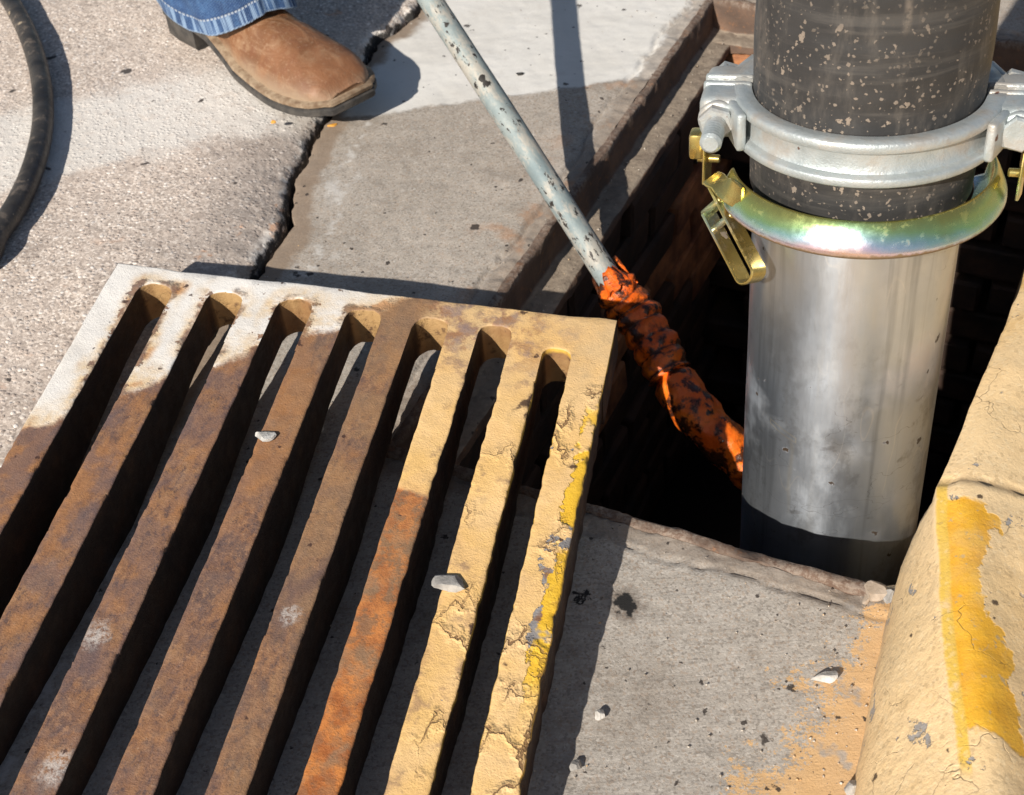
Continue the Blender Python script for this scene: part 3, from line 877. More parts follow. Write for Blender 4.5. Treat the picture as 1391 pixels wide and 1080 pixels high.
def end_rail(far=True):
    """notched casting end: columns of vertices across x; in a slot column the front edge is the slot's arch"""
    xs = []
    eps = 1e-4
    y_a = np.array([Y_SEAM])
    ed = [(float(slot_edges(i, y_a)[0][0]), float(slot_edges(i, y_a)[1][0])) for i in range(7)]
    allx = [0.0]
    segs = []
    prev = 0.0
    for i, (a, b) in enumerate(ed):
        segs.append((prev, a, None)); segs.append((a, b, i)); prev = b
    segs.append((prev, GW, None))
    V, F, SD = [], [], []

    def column_strip(cols):
        """cols: list of lists of points (same length); makes quads between them"""
        base = len(V); n = len(cols[0])
        for c in cols: V.extend(c)
        for a in range(len(cols) - 1):
            for b in range(n - 1): F.append((base + a * n + b, base + (a + 1) * n + b, base + (a + 1) * n + b + 1, base + a * n + b + 1))

    c = .0022
    for (a, b, si) in segs:
        nx = 14 if si is None else 26
        cols = []
        for k in range(nx + 1):
            x = a + (b - a) * k / nx
            if si is None: yf = Y_SEAM
            else:
                u = (2 * k / nx - 1); r = (b - a) / 2
                arch = (1 - abs(u) ** 2.6) ** (1 / 2.3) if abs(u) < 1 else 0
                yf = ARC[si] - r * .95 * (1 - arch)
                if abs(u) >= 1: yf = ARC[si] - r * .95
                yf += float(fbm(x, 0.0, 120, 2, 70 + si)) * .0022
            ye = float(fbm(x, 0.0, 22, 4, 55)) * .0030
            col = [(x, ye - .001, -GT), (x, ye, -GT * .5), (x, ye, -c), (x, ye - c * .3, -c * .3)]
            ny = 12
            for q in range(ny):
                yy = (ye - c) + ((yf + (c if si is not None else 0)) - (ye - c)) * q / (ny - 1)
                col.append((x, yy, float(fbm(yy, x, 25, 3, 7)) * .0012))
            if si is not None:
                tw = math.copysign(abs(u) ** 8, u)
                col += [(x, yf + c * .3, -c * .3), (x, yf, -c), (x + tw * .00125, yf + .001, -GT * .5), (x + tw * .003, yf + .002, -GT)]
            cols.append(col)
        if si is not None:      # sides of the slot between the arch and the bars
            for x, sgn in ((a, 1), (b, -1)):
                pass
        column_strip(cols)
        if si is not None:
            for side, x in ((0, a), (1, b)):
                yf0 = ARC[si] - (b - a) / 2 * .95
                ys = np.linspace(yf0, Y_SEAM, 10)
                sg = -1 if side == 0 else 1
                column_strip([[(x + sg * dx, float(v), zz) for dx, zz in ((0, -.0002), (0, -c), (.00125, -GT * .5), (.003, -GT))] for v in np.concatenate([[yf0 + .006], ys])])
    for (a, b, si) in segs:
        if si is None: column_strip([[(x, Y_SEAM + 3e-5, -.0006), (x, Y_SEAM + 3e-5, -GT)] for x in (a, b)]) if False else column_strip([[(a, Y_SEAM + 3e-5, -.0006), (a + .003 * (a > 0), Y_SEAM + 3e-5, -GT)], [(b, Y_SEAM + 3e-5, -.0006), (b - .003 * (b < GW), Y_SEAM + 3e-5, -GT)]])
    # outer ends
    for x in (0.0, GW):
        column_strip([[(x, float(v), zz) for zz in (-.0003, -c, -GT * .5, -GT)] for v in np.linspace(0, Y_SEAM, 12)])
    V = np.array(V); VS = V.copy(); VS[:, 0] += SHEAR * VS[:, 1]
    me = np_mesh('end_rail', VS, np.array(F), {'slot_dist': np.full(len(V), .03)})
    sd = np.full(len(V), .05)
    for i, (a, b) in enumerate(ed):
        r = (b - a) / 2; dx = np.maximum(np.abs(V[:, 0] - (a + b) / 2) - r, 0); dy = np.maximum(V[:, 1] - ARC[i], 0)
        sd = np.minimum(sd, np.hypot(dx, dy))
    me.attributes['slot_dist'].data.foreach_set('value', sd.astype(np.float32))
    bm = bmesh.new(); bm.from_mesh(me); bmesh.ops.remove_doubles(bm, verts=bm.verts, dist=2e-5); bmesh.ops.recalc_face_normals(bm, faces=bm.faces)
    bm.to_mesh(me); bm.free()
    return me


er = end_rail()
link('end_rail', er, M_GRATE, grate)
o2 = link('end_rail', er.copy(), None, grate); o2.data.materials.clear(); o2.data.materials.append(M_GRATE)
o2.matrix_local = Matrix.Translation((GW - SHEAR * GL, -GL, 0)) @ Matrix.Rotation(math.pi, 4, 'Z')


# ------------------------------------------------------------ suction pipe, hose and clamps
def mat_alu():
    m = NT('scuffed_aluminium')
    x, y, z = m.xyz()
    n1 = m.noise(7, 5, .6); n2 = m.noise(30, 5, .65, m.map((1, 1, .45))); n3 = m.noise(260, 3, .7, m.map((1, 1, .12)))
    sm_ = m.mul(m.sm(m.noise(24, 6, .75, m.map((1, 1, .5), loc=(3, 0, 1))), .56, .70), .30)
    col = m.mix(m.sm(n1, .3, .7), (.52, .565, .63), (.64, .675, .72))
    col = m.mix(m.mul(sm_, .45), col, (.60, .62, .64))
    dirt = m.sm(m.noise(5, 5, .65, m.map(loc=(1, 7, 3))), .50, .66)
    col = m.mix(m.mul(dirt, m.mul(m.sm(x, -.01, .05), .55)), col, (.50, .40, .32))
    smear = m.mul(m.sm(m.noise(26, 4, .6, m.map((1, 1, 1.8), (0.4, .8, .3), (5, 2, 1))), .63, .72), m.sm(z, .16, .10))
    col = m.mix(m.mul(smear, .6), col, (.27, .27, .28))
    run = m.noise(40, 4, .6, m.map((1, 1, .05), loc=(2, 1, 0)))  # dark and pale upright streaks, reflections painted into the metal colour
    col = m.mix(m.sm(run, .52, .66, 0, .45), col, (.22, .235, .26))
    col = m.mix(m.sm(run, .46, .36, 0, .30), col, (.62, .63, .64))
    grime = m.mul(m.sm(m.noise(14, 6, .72, m.map((1, 1, .7), loc=(9, 4, 2))), .53, .62), m.sm(z, .24, .02, .25, 1))
    col = m.mix(m.mul(grime, .35), col, (.20, .20, .20))
    scr2 = m.mul(m.sm(m.math('ABSOLUTE', m.sub(m.noise(9, 3, .6, m.map((1, 1, 2.5), (.3, .2, .5), (4, 4, 1))), .5)), .0035, .0008), m.sm(m.noise(5, 3), .48, .58))
    col = m.mix(m.mul(scr2, .5), col, (.16, .15, .15))
    ang = m.math('ARCTAN2', y, x)
    u = m.mul(m.add(ang, 2.14), .1); v = m.add(m.sub(z, .047), m.mul(u, .28))
    bxd = m.mx(m.sub(m.math('ABSOLUTE', u), .0165), m.sub(m.math('ABSOLUTE', v), .0032))
    loop = m.mul(m.sm(m.math('ABSOLUTE', m.add(bxd, m.mul(m.sub(m.noise(90, 3), .5), .003))), .0012, .0004), .8)
    drip = m.mul(m.mul(m.sm(m.math('ABSOLUTE', m.add(m.sub(u, .012), m.mul(m.sub(m.noise(16, 3), .5), .012))), .004, .0), m.sm(z, .045, .035)), m.sm(z, -.08, -.02))
    col = m.mix(m.mx(loop, m.mul(drip, .5)), col, (.66, .63, .56))
    spots = m.mx(m.dots(60, .36, .18), m.dots(26, .22, .22))
    col = m.mix(spots, col, (.05, .035, .025))
    scr = m.sm(m.math('ABSOLUTE', m.sub(m.noise(13, 2, .5, m.map((1, 1, .35), (0, .5, .4), (2, 2, 6))), .52)), .006, .001)
    scr = m.mul(scr, m.sm(n1, .45, .6))
    col = m.mix(m.mul(scr, .45), col, (.84, .82, .79))
    m.set(Base_Color=col, Metallic=m.sub(.90, m.mx(m.mx(m.mul(spots, .9), m.mul(dirt, .30)), m.mul(sm_, .18))))
    m.set(Roughness=m.add(m.sm(n2, .3, .7, .29, .38), m.mul(sm_, .05)), Anisotropic=.72, Anisotropic_Rotation=.25)
    tg = m.n.new('ShaderNodeTangent'); tg.direction_type = 'RADIAL'; tg.axis = 'Z'
    m.L(tg.outputs[0], m.b.inputs['Tangent'])
    m.set(Normal=m.bump(m.add(m.mul(n3, .22), m.mul(n1, .5)), .0010, .5))
    return m.m


def mat_hose():
    m = NT('mud_spattered_rubber')
    x, y, z = m.xyz()
    ang = m.math('ARCTAN2', y, x)
    uv = m.comb(m.mul(ang, .105), z, 0.0)
    n1 = m.noise(10, 5, .6); n2 = m.noise(50, 5, .6); n3 = m.noise(300, 2, .6)
    col = m.mix(m.sm(n1, .3, .7), (.022, .0215, .022), (.042, .040, .039))
    haze_ = m.sm(m.noise(16, 5, .7, m.map((1.6, .5, 1), (0, 0, -.35), v=uv)), .48, .72)
    wl_ = m.noise(9, 5, .7, m.map((.5, 7, 1), v=uv))
    col = m.mix(m.sm(wl_, .52, .64, 0, .35), col, (.105, .095, .085))
    col = m.mix(m.mul(haze_, .6), col, (.15, .13, .11))
    tan = m.mix(n2, (.24, .185, .14), (.38, .31, .245))
    wv = m.warp(.006, 90, uv)
    d1 = m.dots(150, .40, .30, m.map((1, .5, 1), v=m.warp(.014, 120, wv)), 1.6); d2 = m.dots(240, .44, .55, m.warp(.005, 200, wv), 1.0); d3 = m.mul(m.dots(30, .30, .28, m.warp(.035, 70, wv), 1.8), m.sm(n2, .38, .55))
    stv = m.map((34, 7.0, 1), (0, 0, -.26), v=m.warp(.010, 40, uv))
    c = m.xyz(m.vor(1.0, 'F1', stv, out='Color')); dd = m.vor(1.0, 'F1', stv)
    streak = m.mul(m.sm(m.sub(dd, m.mul(c[1], .42)), -.10, .02, 1, 0), m.math('LESS_THAN', c[0], .48))
    streak = m.mul(streak, m.sm(m.noise(70, 4, .7, uv), .36, .56))
    clus = m.sm(m.noise(9, 4, .6, uv), .36, .60, .25, 1)
    mud = m.mx(m.mul(m.mx(m.mul(d1, .9), m.mul(d2, .75)), clus), m.mx(m.mul(d3, .6), m.mul(streak, .85)))
    col = m.mix(m.mul(mud, .9), col, tan)
    drip = m.mul(m.sm(m.noise(24, 3, .6, m.map((1, .12, 1), v=uv)), .62, .70), m.sm(n2, .4, .6))
    col = m.mix(m.mul(drip, .35), col, (.19, .15, .12))
    m.set(Base_Color=col, Roughness=m.sm(mud, 0, 1, .50, .85))
    wrap = m.math('SINE', m.mul(m.add(z, m.mul(ang, .0036)), 300.0))
    h = m.add(m.mul(wrap, .12), m.add(m.mul(mud, .5), m.mul(n3, .15)))
    m.set(Normal=m.bump(h, .0014, .8))
    return m.m


def mat_galv():
    m = NT('galvanised_casting')
    n1 = m.noise(22, 5, .6); n2 = m.noise(90, 4, .65); n3 = m.noise(500, 2, .6)
    col = m.mix(m.sm(n1, .3, .7), (.37, .41, .415), (.53, .56, .56))
    col = m.mix(m.sm(n2, .55, .72, 0, .55), col, (.36, .33, .29))
    col = m.mix(m.mul(m.sm(n1, .48, .66), .65), col, (.40, .345, .285))
    col = m.mix(m.mx(m.dots(90, .32, .12), m.dots(40, .2, .1)), col, (.16, .085, .06))
    m.set(Base_Color=col, Metallic=.45, Roughness=m.sm(n2, .3, .7, .34, .55), Normal=m.bump(m.add(n2, m.mul(n3, .4)), .0012, .7))
    return m.m


def mat_zinc(name, rim):
    m = NT(name)
    x, y, z = m.xyz()
    n1 = m.noise(13, 4, .6, m.map((1, 1, 1.5))); n2 = m.noise(110, 4, .65)
    ang = m.math('ARCTAN2', y, x)
    v = m.add(m.add(.495, m.mul(m.math('SINE', m.add(m.mul(ang, 2.6), -.35)), .045)), m.add(m.mul(m.sub(m.noise(14, 2, .5), .5), .22), m.add(m.mul(m.sub(n2, .5), .04), m.mul(m.sub(.309, z), 7.5 if rim else 2.0))))
    irid = m.ramp(v, [(.30, (.62, .46, .14)), (.40, (.52, .53, .16)), (.47, (.40, .60, .26)), (.52, (.40, .64, .56)), (.56, (.50, .62, .72)), (.60, (.70, .54, .64)), (.66, (.72, .50, .40)), (.74, (.58, .45, .14))])
    gold = m.mix(m.sm(n1, .35, .65), (.46, .33, .09), (.62, .47, .17))
    col = m.mix(m.sm(n1, .30, .48, .5, .95) if rim else m.sm(n1, .5, .7, 0, .6), gold, irid)
    dirt = m.mul(m.mul(m.sm(n2, .56, .68), m.sm(m.noise(20, 3), .42, .60)), .6)
    if rim: dirt = m.mx(dirt, m.sm(m.add(z, m.mul(m.sub(n2, .5), .010)), .2985, .2945))
    col = m.mix(dirt, col, (.20, .13, .07))
    mud = m.mx(m.dots(48, .30, .12), m.dots(130, .33, .12))
    col = m.mix(mud, col, (.34, .28, .22))
    m.set(Base_Color=col, Metallic=m.sub(.88, m.mul(m.mx(dirt, mud), .8)), Roughness=m.add(m.sm(n2, .3, .7, .20, .30), m.mul(m.mx(dirt, mud), .3)))
    m.set(Normal=m.bump(m.add(m.mul(n2, .5), m.mul(mud, .7)), .0006, .5))
    return m.m


M_ALU, M_HOSE, M_GALV, M_ZINC, M_ZLEV = mat_alu(), mat_hose(), mat_galv(), mat_zinc('yellow_zinc_ring', True), mat_zinc('yellow_zinc_fittings', False)
pu = Vector((-.0154, .0919, 1)).normalized()
pO = Vector((.3552, 1.0398, 0))
pv = Vector(CC) - (pO + pu * .3); pv = (pv - pu * pv.dot(pu)).normalized()
pw = pu.cross(pv)
PM = Matrix([[pw.x, -pv.x, pu.x, pO.x], [pw.y, -pv.y, pu.y, pO.y], [pw.z, -pv.z, pu.z, pO.z], [0, 0, 0, 1]])
# local axes of the pipe: x to the right, -y to the camera, z up the pipe
pipe = tag(empty('suction_pipe', mat=PM), 'silver aluminium suction pipe clamped under a mud spattered black rubber hose in the drain', 'suction pipe')
bm = bmesh.new()
zs = list(np.linspace(-.55, .322, 170))
lathe(bm, [(.094, -.55)] + [(.100, z) for z in zs] + [(.094, .322)], 128)
for v in bm.verts:
    a = math.atan2(v.co.y, v.co.x)
    k = 1 + .0035 * math.sin(a * 2 + v.co.z * 5) * max(0, .25 - v.co.z) - .035 * math.exp(-((a + 1.45) / .16) ** 2 - ((v.co.z - .045 + (a + 1.45) * .05) / .014) ** 2) + .006 * float(vnoise(np.float64(a * 2.2), np.float64(v.co.z * 9), 5))
    v.co.x *= k; v.co.y *= k
from_bm('aluminium_pipe', bm, M_ALU, pipe)
bm = bmesh.new()
prof = [(.092, .300), (.103, .300), (.1045, .304)] + [(.1045 + .0005 * math.sin(z * 60), z) for z in np.linspace(.308, 1.30, 130)] + [(.088, 1.30)]
lathe(bm, prof, 128)
from_bm('rubber_hose', bm, M_HOSE, pipe)
# coupling ring at the hose end (two cast halves bolted together)
CZ0, CZ1 = .357, .399
half = [(.1052, CZ0), (.1225, CZ0), (.1242, CZ0 + .0018), (.1243, CZ0 + .0072), (.1232, CZ0 + .0090), (.1165, CZ0 + .0102), (.1152, CZ0 + .0125), (.1152, CZ1 - .0145), (.1160, CZ1 - .0118), (.1215, CZ1 - .0100), (.1228, CZ1 - .0085), (.1226, CZ1 - .0022), (.1208, CZ1), (.1130, CZ1 + .0005), (.1052, CZ1 - .001), (.1052, CZ0)]


def cyl(bm, p0, p1, r, n=20, bev=0.0, flat=False):
    p0, p1 = Vector(p0), Vector(p1); d = (p1 - p0).normalized()
    b = bev
    if b: tube(bm, [p0, p0 + d * b, p1 - d * b, p1], [r - b, r, r, r - b], n)
    else: tube(bm, [p0, p1], r, n)


def clamp_half(sgn):
    bm = bmesh.new()
    a0, a1 = (math.pi + .035, 2 * math.pi - .035) if sgn < 0 else (.035, math.pi - .035)
    cols = lathe(bm, half, 72, a0, a1)
    bm.faces.new(cols[0][:-1]); bm.faces.new(cols[-1][:-1][::-1])
    for side in (-1, 1):
        cx = side * .1320; zc = (CZ0 + CZ1) / 2; n = 24
        y0, y1 = (sgn * .0045, sgn * .0430) if sgn < 0 else (sgn * .0045, sgn * .036)
        # squared lug with a rounded outer end, a raised lip along the split and a boss for the nut
        sg = 1 if side > 0 else -1
        x0, x1 = sorted((side * .104, side * .1500))
        box(bm, x0, x1, min(y0, y1), max(y0, y1), zc - .0205, zc + .0205, None, .0085, 4)
        yl = sorted((y0, y0 + sgn * .0075))
        box(bm, x0, x1 if side < 0 else x1, yl[0], yl[1], zc - .0225, zc + .0225, None, .0032, 2)
        cyl(bm, (cx, y1 - sgn * .006, zc), (cx, y1 + sgn * .003, zc), .0185, n, .0022)
        M = Matrix.Translation((side * .1165, sgn * .046, zc)) @ Matrix.Rotation(side * sgn * R(22), 4, 'Z')
        box(bm, -.0045, .0045, -.026, .022, -.0185, .0185, M, .003, 2)
    return from_bm('clamp_half', bm, M_GALV, clamp, autos=50)


clamp = empty('hose_clamp'); clamp.parent = pipe
clamp_half(-1); clamp_half(1)


def bolt(x, head_front):
    bm = bmesh.new(); zc = (CZ0 + CZ1) / 2
    f = -1 if head_front else 1
    # thread
    ys = np.linspace(.045 * f * -1 if False else f * .05, -f * (.062 if head_front else .094), 90)
    rr = [.0094 + (.0007 if k % 3 == 0 else -.0002) for k in range(len(ys))]; rr[-1] = .0070; rr[-2] = .0088
    tube(bm, [(x, y, zc) for y in ys], rr, 20)
    # hexagon head at one end, nut at the other
    for (ya, yb, r) in ((f * .037, f * .052, .0175), (-f * .044, -f * .055, .0170)):
        cyl(bm, (x, ya, zc), (x, yb, zc), r, 6, .002)
    return from_bm('bolt', bm, M_GALV, clamp, autos=35)


bolt(-.1325, False); bolt(.1325, True)
# over-centre locking ring, yellow zinc
bm = bmesh.new()
rp = [(.1060, .2990), (.1170, .3020), (.1205, .3215), (.1220, .3240), (.1242, .3228), (.1295, .3130), (.1335, .3045), (.1358, .2995), (.1362, .2955), (.1345, .2925), (.1290, .2915), (.1150, .2930), (.1060, .2960), (.1060, .2990)]
cols = lathe(bm, rp, 110, R(-164), R(10))
bm.faces.new(cols[0][:-1]); bm.faces.new(cols[-1][:-1][::-1])
band = from_bm('locking_ring', bm, M_ZINC, pipe)
# lever: a strip folded back on itself
d_ = Vector((.53, -.62, -.58)).normalized(); off = Vector((-.61, .155, -.725)).normalized(); side = d_.cross(off)
A0 = Vector((-.133, -.044, .3075)); Ln = .090; gap = .0215
top = [A0 + d_ * (Ln * k / 6) for k in range(7)]
cen = top[-1] + off * gap / 2
arc = [cen - off * (gap / 2) * math.cos(a) + d_ * (gap / 2) * .75 * math.sin(a) for a in np.linspace(0.25, math.pi - .25, 9)]
bot = [top[-1] + off * gap - d_ * (Ln * .82 * k / 6) for k in range(7)]
bm = bmesh.new(); ribbon(bm, top + arc + bot, .0215, .0030, side)
lever = from_bm('lever', bm, M_ZLEV, band, autos=40)
bm = bmesh.new()
for f_, sh in ((.16, -.004), (.16, .006), (.36, 0)):
    q = A0 + d_ * (Ln * f_) + side * sh
    cyl(bm, q - off * .003, q + off * (gap + .003), .0036, 12, .0008)
from_bm('pin', bm, M_ZLEV, band)
# tab that carries the lever, hooks and small latch plates at both sides
bm = bmesh.new()
ribbon(bm, spline([(-.104, -.076, .3135), (-.121, -.060, .3150), (-.130, -.050, .3165), (-.138, -.038, .3140)], 5), [.026, .026, .025, .024, .023, .022, .021, .020, .019, .019, .020, .021, .021, .021, .020, .020], .003, [Vector((0, 0, 1)).lerp(Vector((.4, .55, .25)), min(1, k / 9)) for k in range(16)])
from_bm('lever_tab', bm, M_ZLEV, band, autos=40)
for sgn in (-1, 1):
    bm = bmesh.new()
    xx = sgn * .1455
    ribbon(bm, [(xx, -.012, .296), (xx, -.010, .318), (xx + sgn * .001, -.004, .342), (xx + sgn * .0005, .004, .352)], .019, .003, Vector((.25, 1, 0)))
    box(bm, xx + sgn * .006 - .008 if sgn > 0 else xx - .014 - .004, xx + .018 if sgn > 0 else xx - .003, -.012, .008, .318, .345, None, .0035, 2)
    cyl(bm, (xx - sgn * .012, -.006, .318), (xx + sgn * .010, -.006, .318), .0042, 12, .001)
    from_bm('latch_plate', bm, M_ZLEV, band, autos=40)


# ------------------------------------------------------------ pole with its orange sleeve
def mat_pole():
    m = NT('weathered_grey_pole')
    n1 = m.noise(12, 5, .65); n2 = m.noise(55, 5, .68, m.map((1, 1, .5))); n3 = m.noise(220, 3, .7)
    z = m.xyz()[2]
    col = m.mix(m.sm(n1, .35, .65), (.185, .235, .245), (.29, .325, .315))
    col = m.mix(m.sm(m.noise(45, 5, .75, m.map((1, 1, .4), loc=(4, 1, 7))), .46, .60, 0, .85), col, (.42, .385, .33))
    col = m.mix(m.sm(n3, .5, .7, 0, .4), col, (.20, .22, .22))
    low = m.sm(z, .16, -.02)
    bk = m.sm(m.add(m.noise(120, 4, .7, m.map((1, 1, .45), loc=(1, 2, 3))), m.add(m.mul(low, .05), m.mul(m.sub(n1, .5), .25))), .615, .65)
    col = m.mix(bk, col, (.032, .027, .024))
    sp = m.mx(m.dots(70, .4, .25), m.dots(26, .30, .22, m.warp(.02, 50, m.map((1, 1, .6)))))
    col = m.mix(sp, col, (.022, .018, .015))
    rst = m.sm(n2, .62, .68)
    col = m.mix(m.mul(rst, .35), col, (.22, .15, .10))
    m.set(Base_Color=col, Roughness=.62, Metallic=.15, Normal=m.bump(m.add(n2, m.mul(n3, .6)), .0012, .8))
    return m.m


def mat_orange():
    m = NT('greasy_orange_sleeve')
    n1 = m.noise(16, 5, .62); n2 = m.noise(60, 5, .65); n3 = m.noise(220, 3, .7)
    col = m.mix(m.sm(n1, .3, .7), (.74, .100, .005), (.90, .20, .012))
    col = m.mix(m.sm(n2, .46, .62, 0, .9), col, (.24, .040, .008))
    gr = m.mx(m.sm(m.add(m.noise(26, 5, .65), m.mul(m.sub(n2, .5), .8)), .50, .60), m.sm(m.add(m.attr('valley'), m.mul(m.sub(n2, .5), 1.6)), .50, .95))
    col = m.mix(m.mul(gr, .93), col, (.035, .016, .010))
    col = m.mix(m.dots(70, .34, .25), col, (.02, .011, .008))
    m.set(Base_Color=col, Roughness=m.sm(gr, 0, 1, .42, .26), Normal=m.bump(m.add(n2, m.mul(n3, .5)), .003, .8))
    return m.m


M_POLE, M_ORANGE = mat_pole(), mat_orange()
P0 = Vector((.1140, 1.4001, 0)); PD = Vector((-.4499, .7197, .5288)).normalized()
pole_m = Matrix.Translation(P0) @ Vector((0, 0, 1)).rotation_difference(PD).to_matrix().to_4x4()
pole = tag(empty('pole', mat=pole_m), 'weathered blue grey metal pole leaning into the drain, greasy orange sleeve on its lower end', 'pole')
pinv = pole_m.inverted()
bm = bmesh.new()
zz = np.concatenate([[-.085, -.084], np.linspace(-.08, 2.1, 160)])
tube(bm, [(0.0006 * math.sin(z * 9), 0.0006 * math.cos(z * 7), z) for z in zz], [.0135, .0158] + [.0164 + .0006 * float(vnoise(np.float64(z * 30), np.float64(.3), 3)) for z in zz[2:]], 24)
from_bm('shaft', bm, M_POLE, pole)
path = spline([P0 - PD * .058, G(857, 418, -.060), G(884, 462, -.085), G(915, 515, -.112), G(955, 570, -.142), G(1000, 614, -.172), G(1055, 668, -.23), G(1100, 720, -.34)], 26)
path = [pinv @ p for p in path]


def sleeve(i0, i1, name, ribs, r0, seed):
    pts = path[i0:i1]; n = 40; k = len(pts)
    L = np.cumsum([0] + [(b - a).length for a, b in zip(pts, pts[1:])])
    bm = bmesh.new(); lay = bm.verts.layers.float.new('valley')
    rad = []
    for l in L:
        r = r0
        if ribs: r += .0050 * (abs(math.sin(l * math.pi / .0235)) ** .75) - .002
        rad.append(r)
    rings = tube(bm, pts, rad, n)
    for i, rg in enumerate(rings):
        c = pts[i]
        for j, v in enumerate(rg):
            d = v.co - c
            f = 1 + float(fbm(np.float64(j / n * 6 if j <= n / 2 else (n - j) / n * 6), np.float64(L[i] * 34), 1.0, 4, seed)) * (.34 if ribs else .30)
            if i < 5: f *= .62 + .075 * i
            v.co = c + d * f
            if ribs: v[lay] = 1 - abs(math.sin(L[i] * math.pi / .0235)) ** .75
    return from_bm(name, bm, M_ORANGE, pole)


sleeve(0, 76, 'ribbed_sleeve', True, .0275, 3)
sleeve(74, len(path), 'smooth_sleeve', False, .0300, 9)
# torn lip of the sleeve round the pole
bm = bmesh.new()
for (a, h, wd) in ((.5, .030, .5), (1.35, .014, .5), (2.4, .024, .6), (3.6, .010, .7), (4.9, .016, .6), (5.7, .022, .4)):
    rows = []
    for u in np.linspace(-1, 1, 9):
        col = []
        for v_ in np.linspace(0, 1, 6):
            ang = a + u * wd; rr = .0190 + .010 * (1 - v_) + .006 * v_ * v_ * math.sin(a * 3)
            zt = -.076 + (h * (1 - abs(u) ** 1.7) + .016) * v_ + .003 * math.sin(u * 7 + a * 5)
            col.append((rr, ang, zt))
        rows.append(col)
    out = [[bm.verts.new((r * math.cos(an), r * math.sin(an), z)) for r, an, z in c] for c in rows]
    inn = [[bm.verts.new(((r - .004) * math.cos(an), (r - .004) * math.sin(an), z - .001)) for r, an, z in c] for c in rows]
    for a_ in range(8):
        for b_ in range(5):
            bm.faces.new((out[a_][b_], out[a_ + 1][b_], out[a_ + 1][b_ + 1], out[a_][b_ + 1]))
            bm.faces.new((inn[a_][b_ + 1], inn[a_ + 1][b_ + 1], inn[a_ + 1][b_], inn[a_][b_]))
    edge = [(a_, 5) for a_ in range(9)] + [(8, b_) for b_ in range(4, -1, -1)]
    ring = [(0, b_) for b_ in range(6)] + [(a_, 5) for a_ in range(1, 9)] + [(8, b_) for b_ in range(4, -1, -1)]
    for (i0, j0), (i1, j1) in zip(ring, ring[1:]): bm.faces.new((out[i0][j0], out[i1][j1], inn[i1][j1], inn[i0][j0]))
from_bm('torn_lip', bm, M_ORANGE, pole)


# ------------------------------------------------------------ person: one boot and trouser leg
def mat_leather():
    m = NT('scuffed_tan_leather')
    x, y, z = m.xyz()
    n1 = m.noise(11, 5, .6, dist=.8); n2 = m.noise(40, 5, .65); n3 = m.noise(300, 3, .65)
    sw = m.noise(22, 5, .65, m.map((1, .5, 1), (0, 0, .7)), dist=2.6)
    col = m.mix(m.sm(n1, .3, .7), (.150, .062, .025), (.240, .110, .048))
    col = m.mix(m.sm(sw, .44, .70, 0, .5), col, (.38, .24, .14))
    col = m.mix(m.sm(n2, .48, .66, 0, .8), col, (.165, .062, .026))
    col = m.mix(m.sm(m.noise(150, 4, .75), .52, .66, 0, .35), col, (.40, .27, .17))
    toe = m.sm(y, .26, .40)
    col = m.mix(m.mul(toe, m.sm(n1, .42, .6, .1, .5)), col, (.27, .115, .055))
    dust = m.sm(m.add(z, m.mul(m.sub(n1, .5), .03)), .055, .022)
    col = m.mix(m.mul(dust, .75), col, (.36, .275, .19))
    col = m.mix(m.dots(26, .20, .12), col, (.05, .025, .018))
    m.set(Base_Color=col, Roughness=m.sm(n2, .3, .7, .5, .68), Normal=m.bump(m.add(m.mul(n3, .4), m.add(m.mul(n2, .5), m.mul(sw, 1.2))), .0016, .7))
    return m.m


def mat_denim():
    m = NT('blue_denim')
    x, y, z = m.xyz()
    a = m.attr('around'); hd = m.attr('hem')
    tw = m.math('SINE', m.mul(m.add(m.mul(a, 1.0), z), 1700.0))
    n1 = m.noise(12, 5, .6); n2 = m.noise(50, 5, .65); n3 = m.noise(500, 2, .7)
    col = m.mix(m.sm(n1, .32, .68), (.009, .030, .095), (.026, .074, .190))
    col = m.mix(m.sm(n2, .5, .7, 0, .6), col, (.045, .115, .250))
    col = m.mix(m.sm(n3, .4, .7, 0, .35), col, (.12, .20, .34))
    st = m.noise(95, 3, .6, m.comb(a, m.mul(z, .06), 0.0))
    zone = m.mul(m.sm(hd, .030, .022), m.sm(hd, .001, .004))
    pale = m.mul(zone, m.sm(st, .46, .58))
    col = m.mix(m.mul(pale, .6), col, (.30, .42, .58))
    edge = m.sm(hd, .005, .002)
    col = m.mix(m.mul(edge, .6), col, (.33, .43, .56))
    seam = m.sm(m.math('ABSOLUTE', m.sub(hd, .027)), .0022, .0012)
    dash = m.math('GREATER_THAN', m.math('SINE', m.mul(a, 1100.0)), -.4)
    col = m.mix(m.mul(m.mul(seam, dash), .9), col, (.33, .37, .43))
    m.set(Base_Color=col, Roughness=.9, Normal=m.bump(m.add(m.mul(tw, .25), m.add(n2, m.add(m.mul(seam, -.8), m.mul(st, .6)))), .0014, .7))
    return m.m


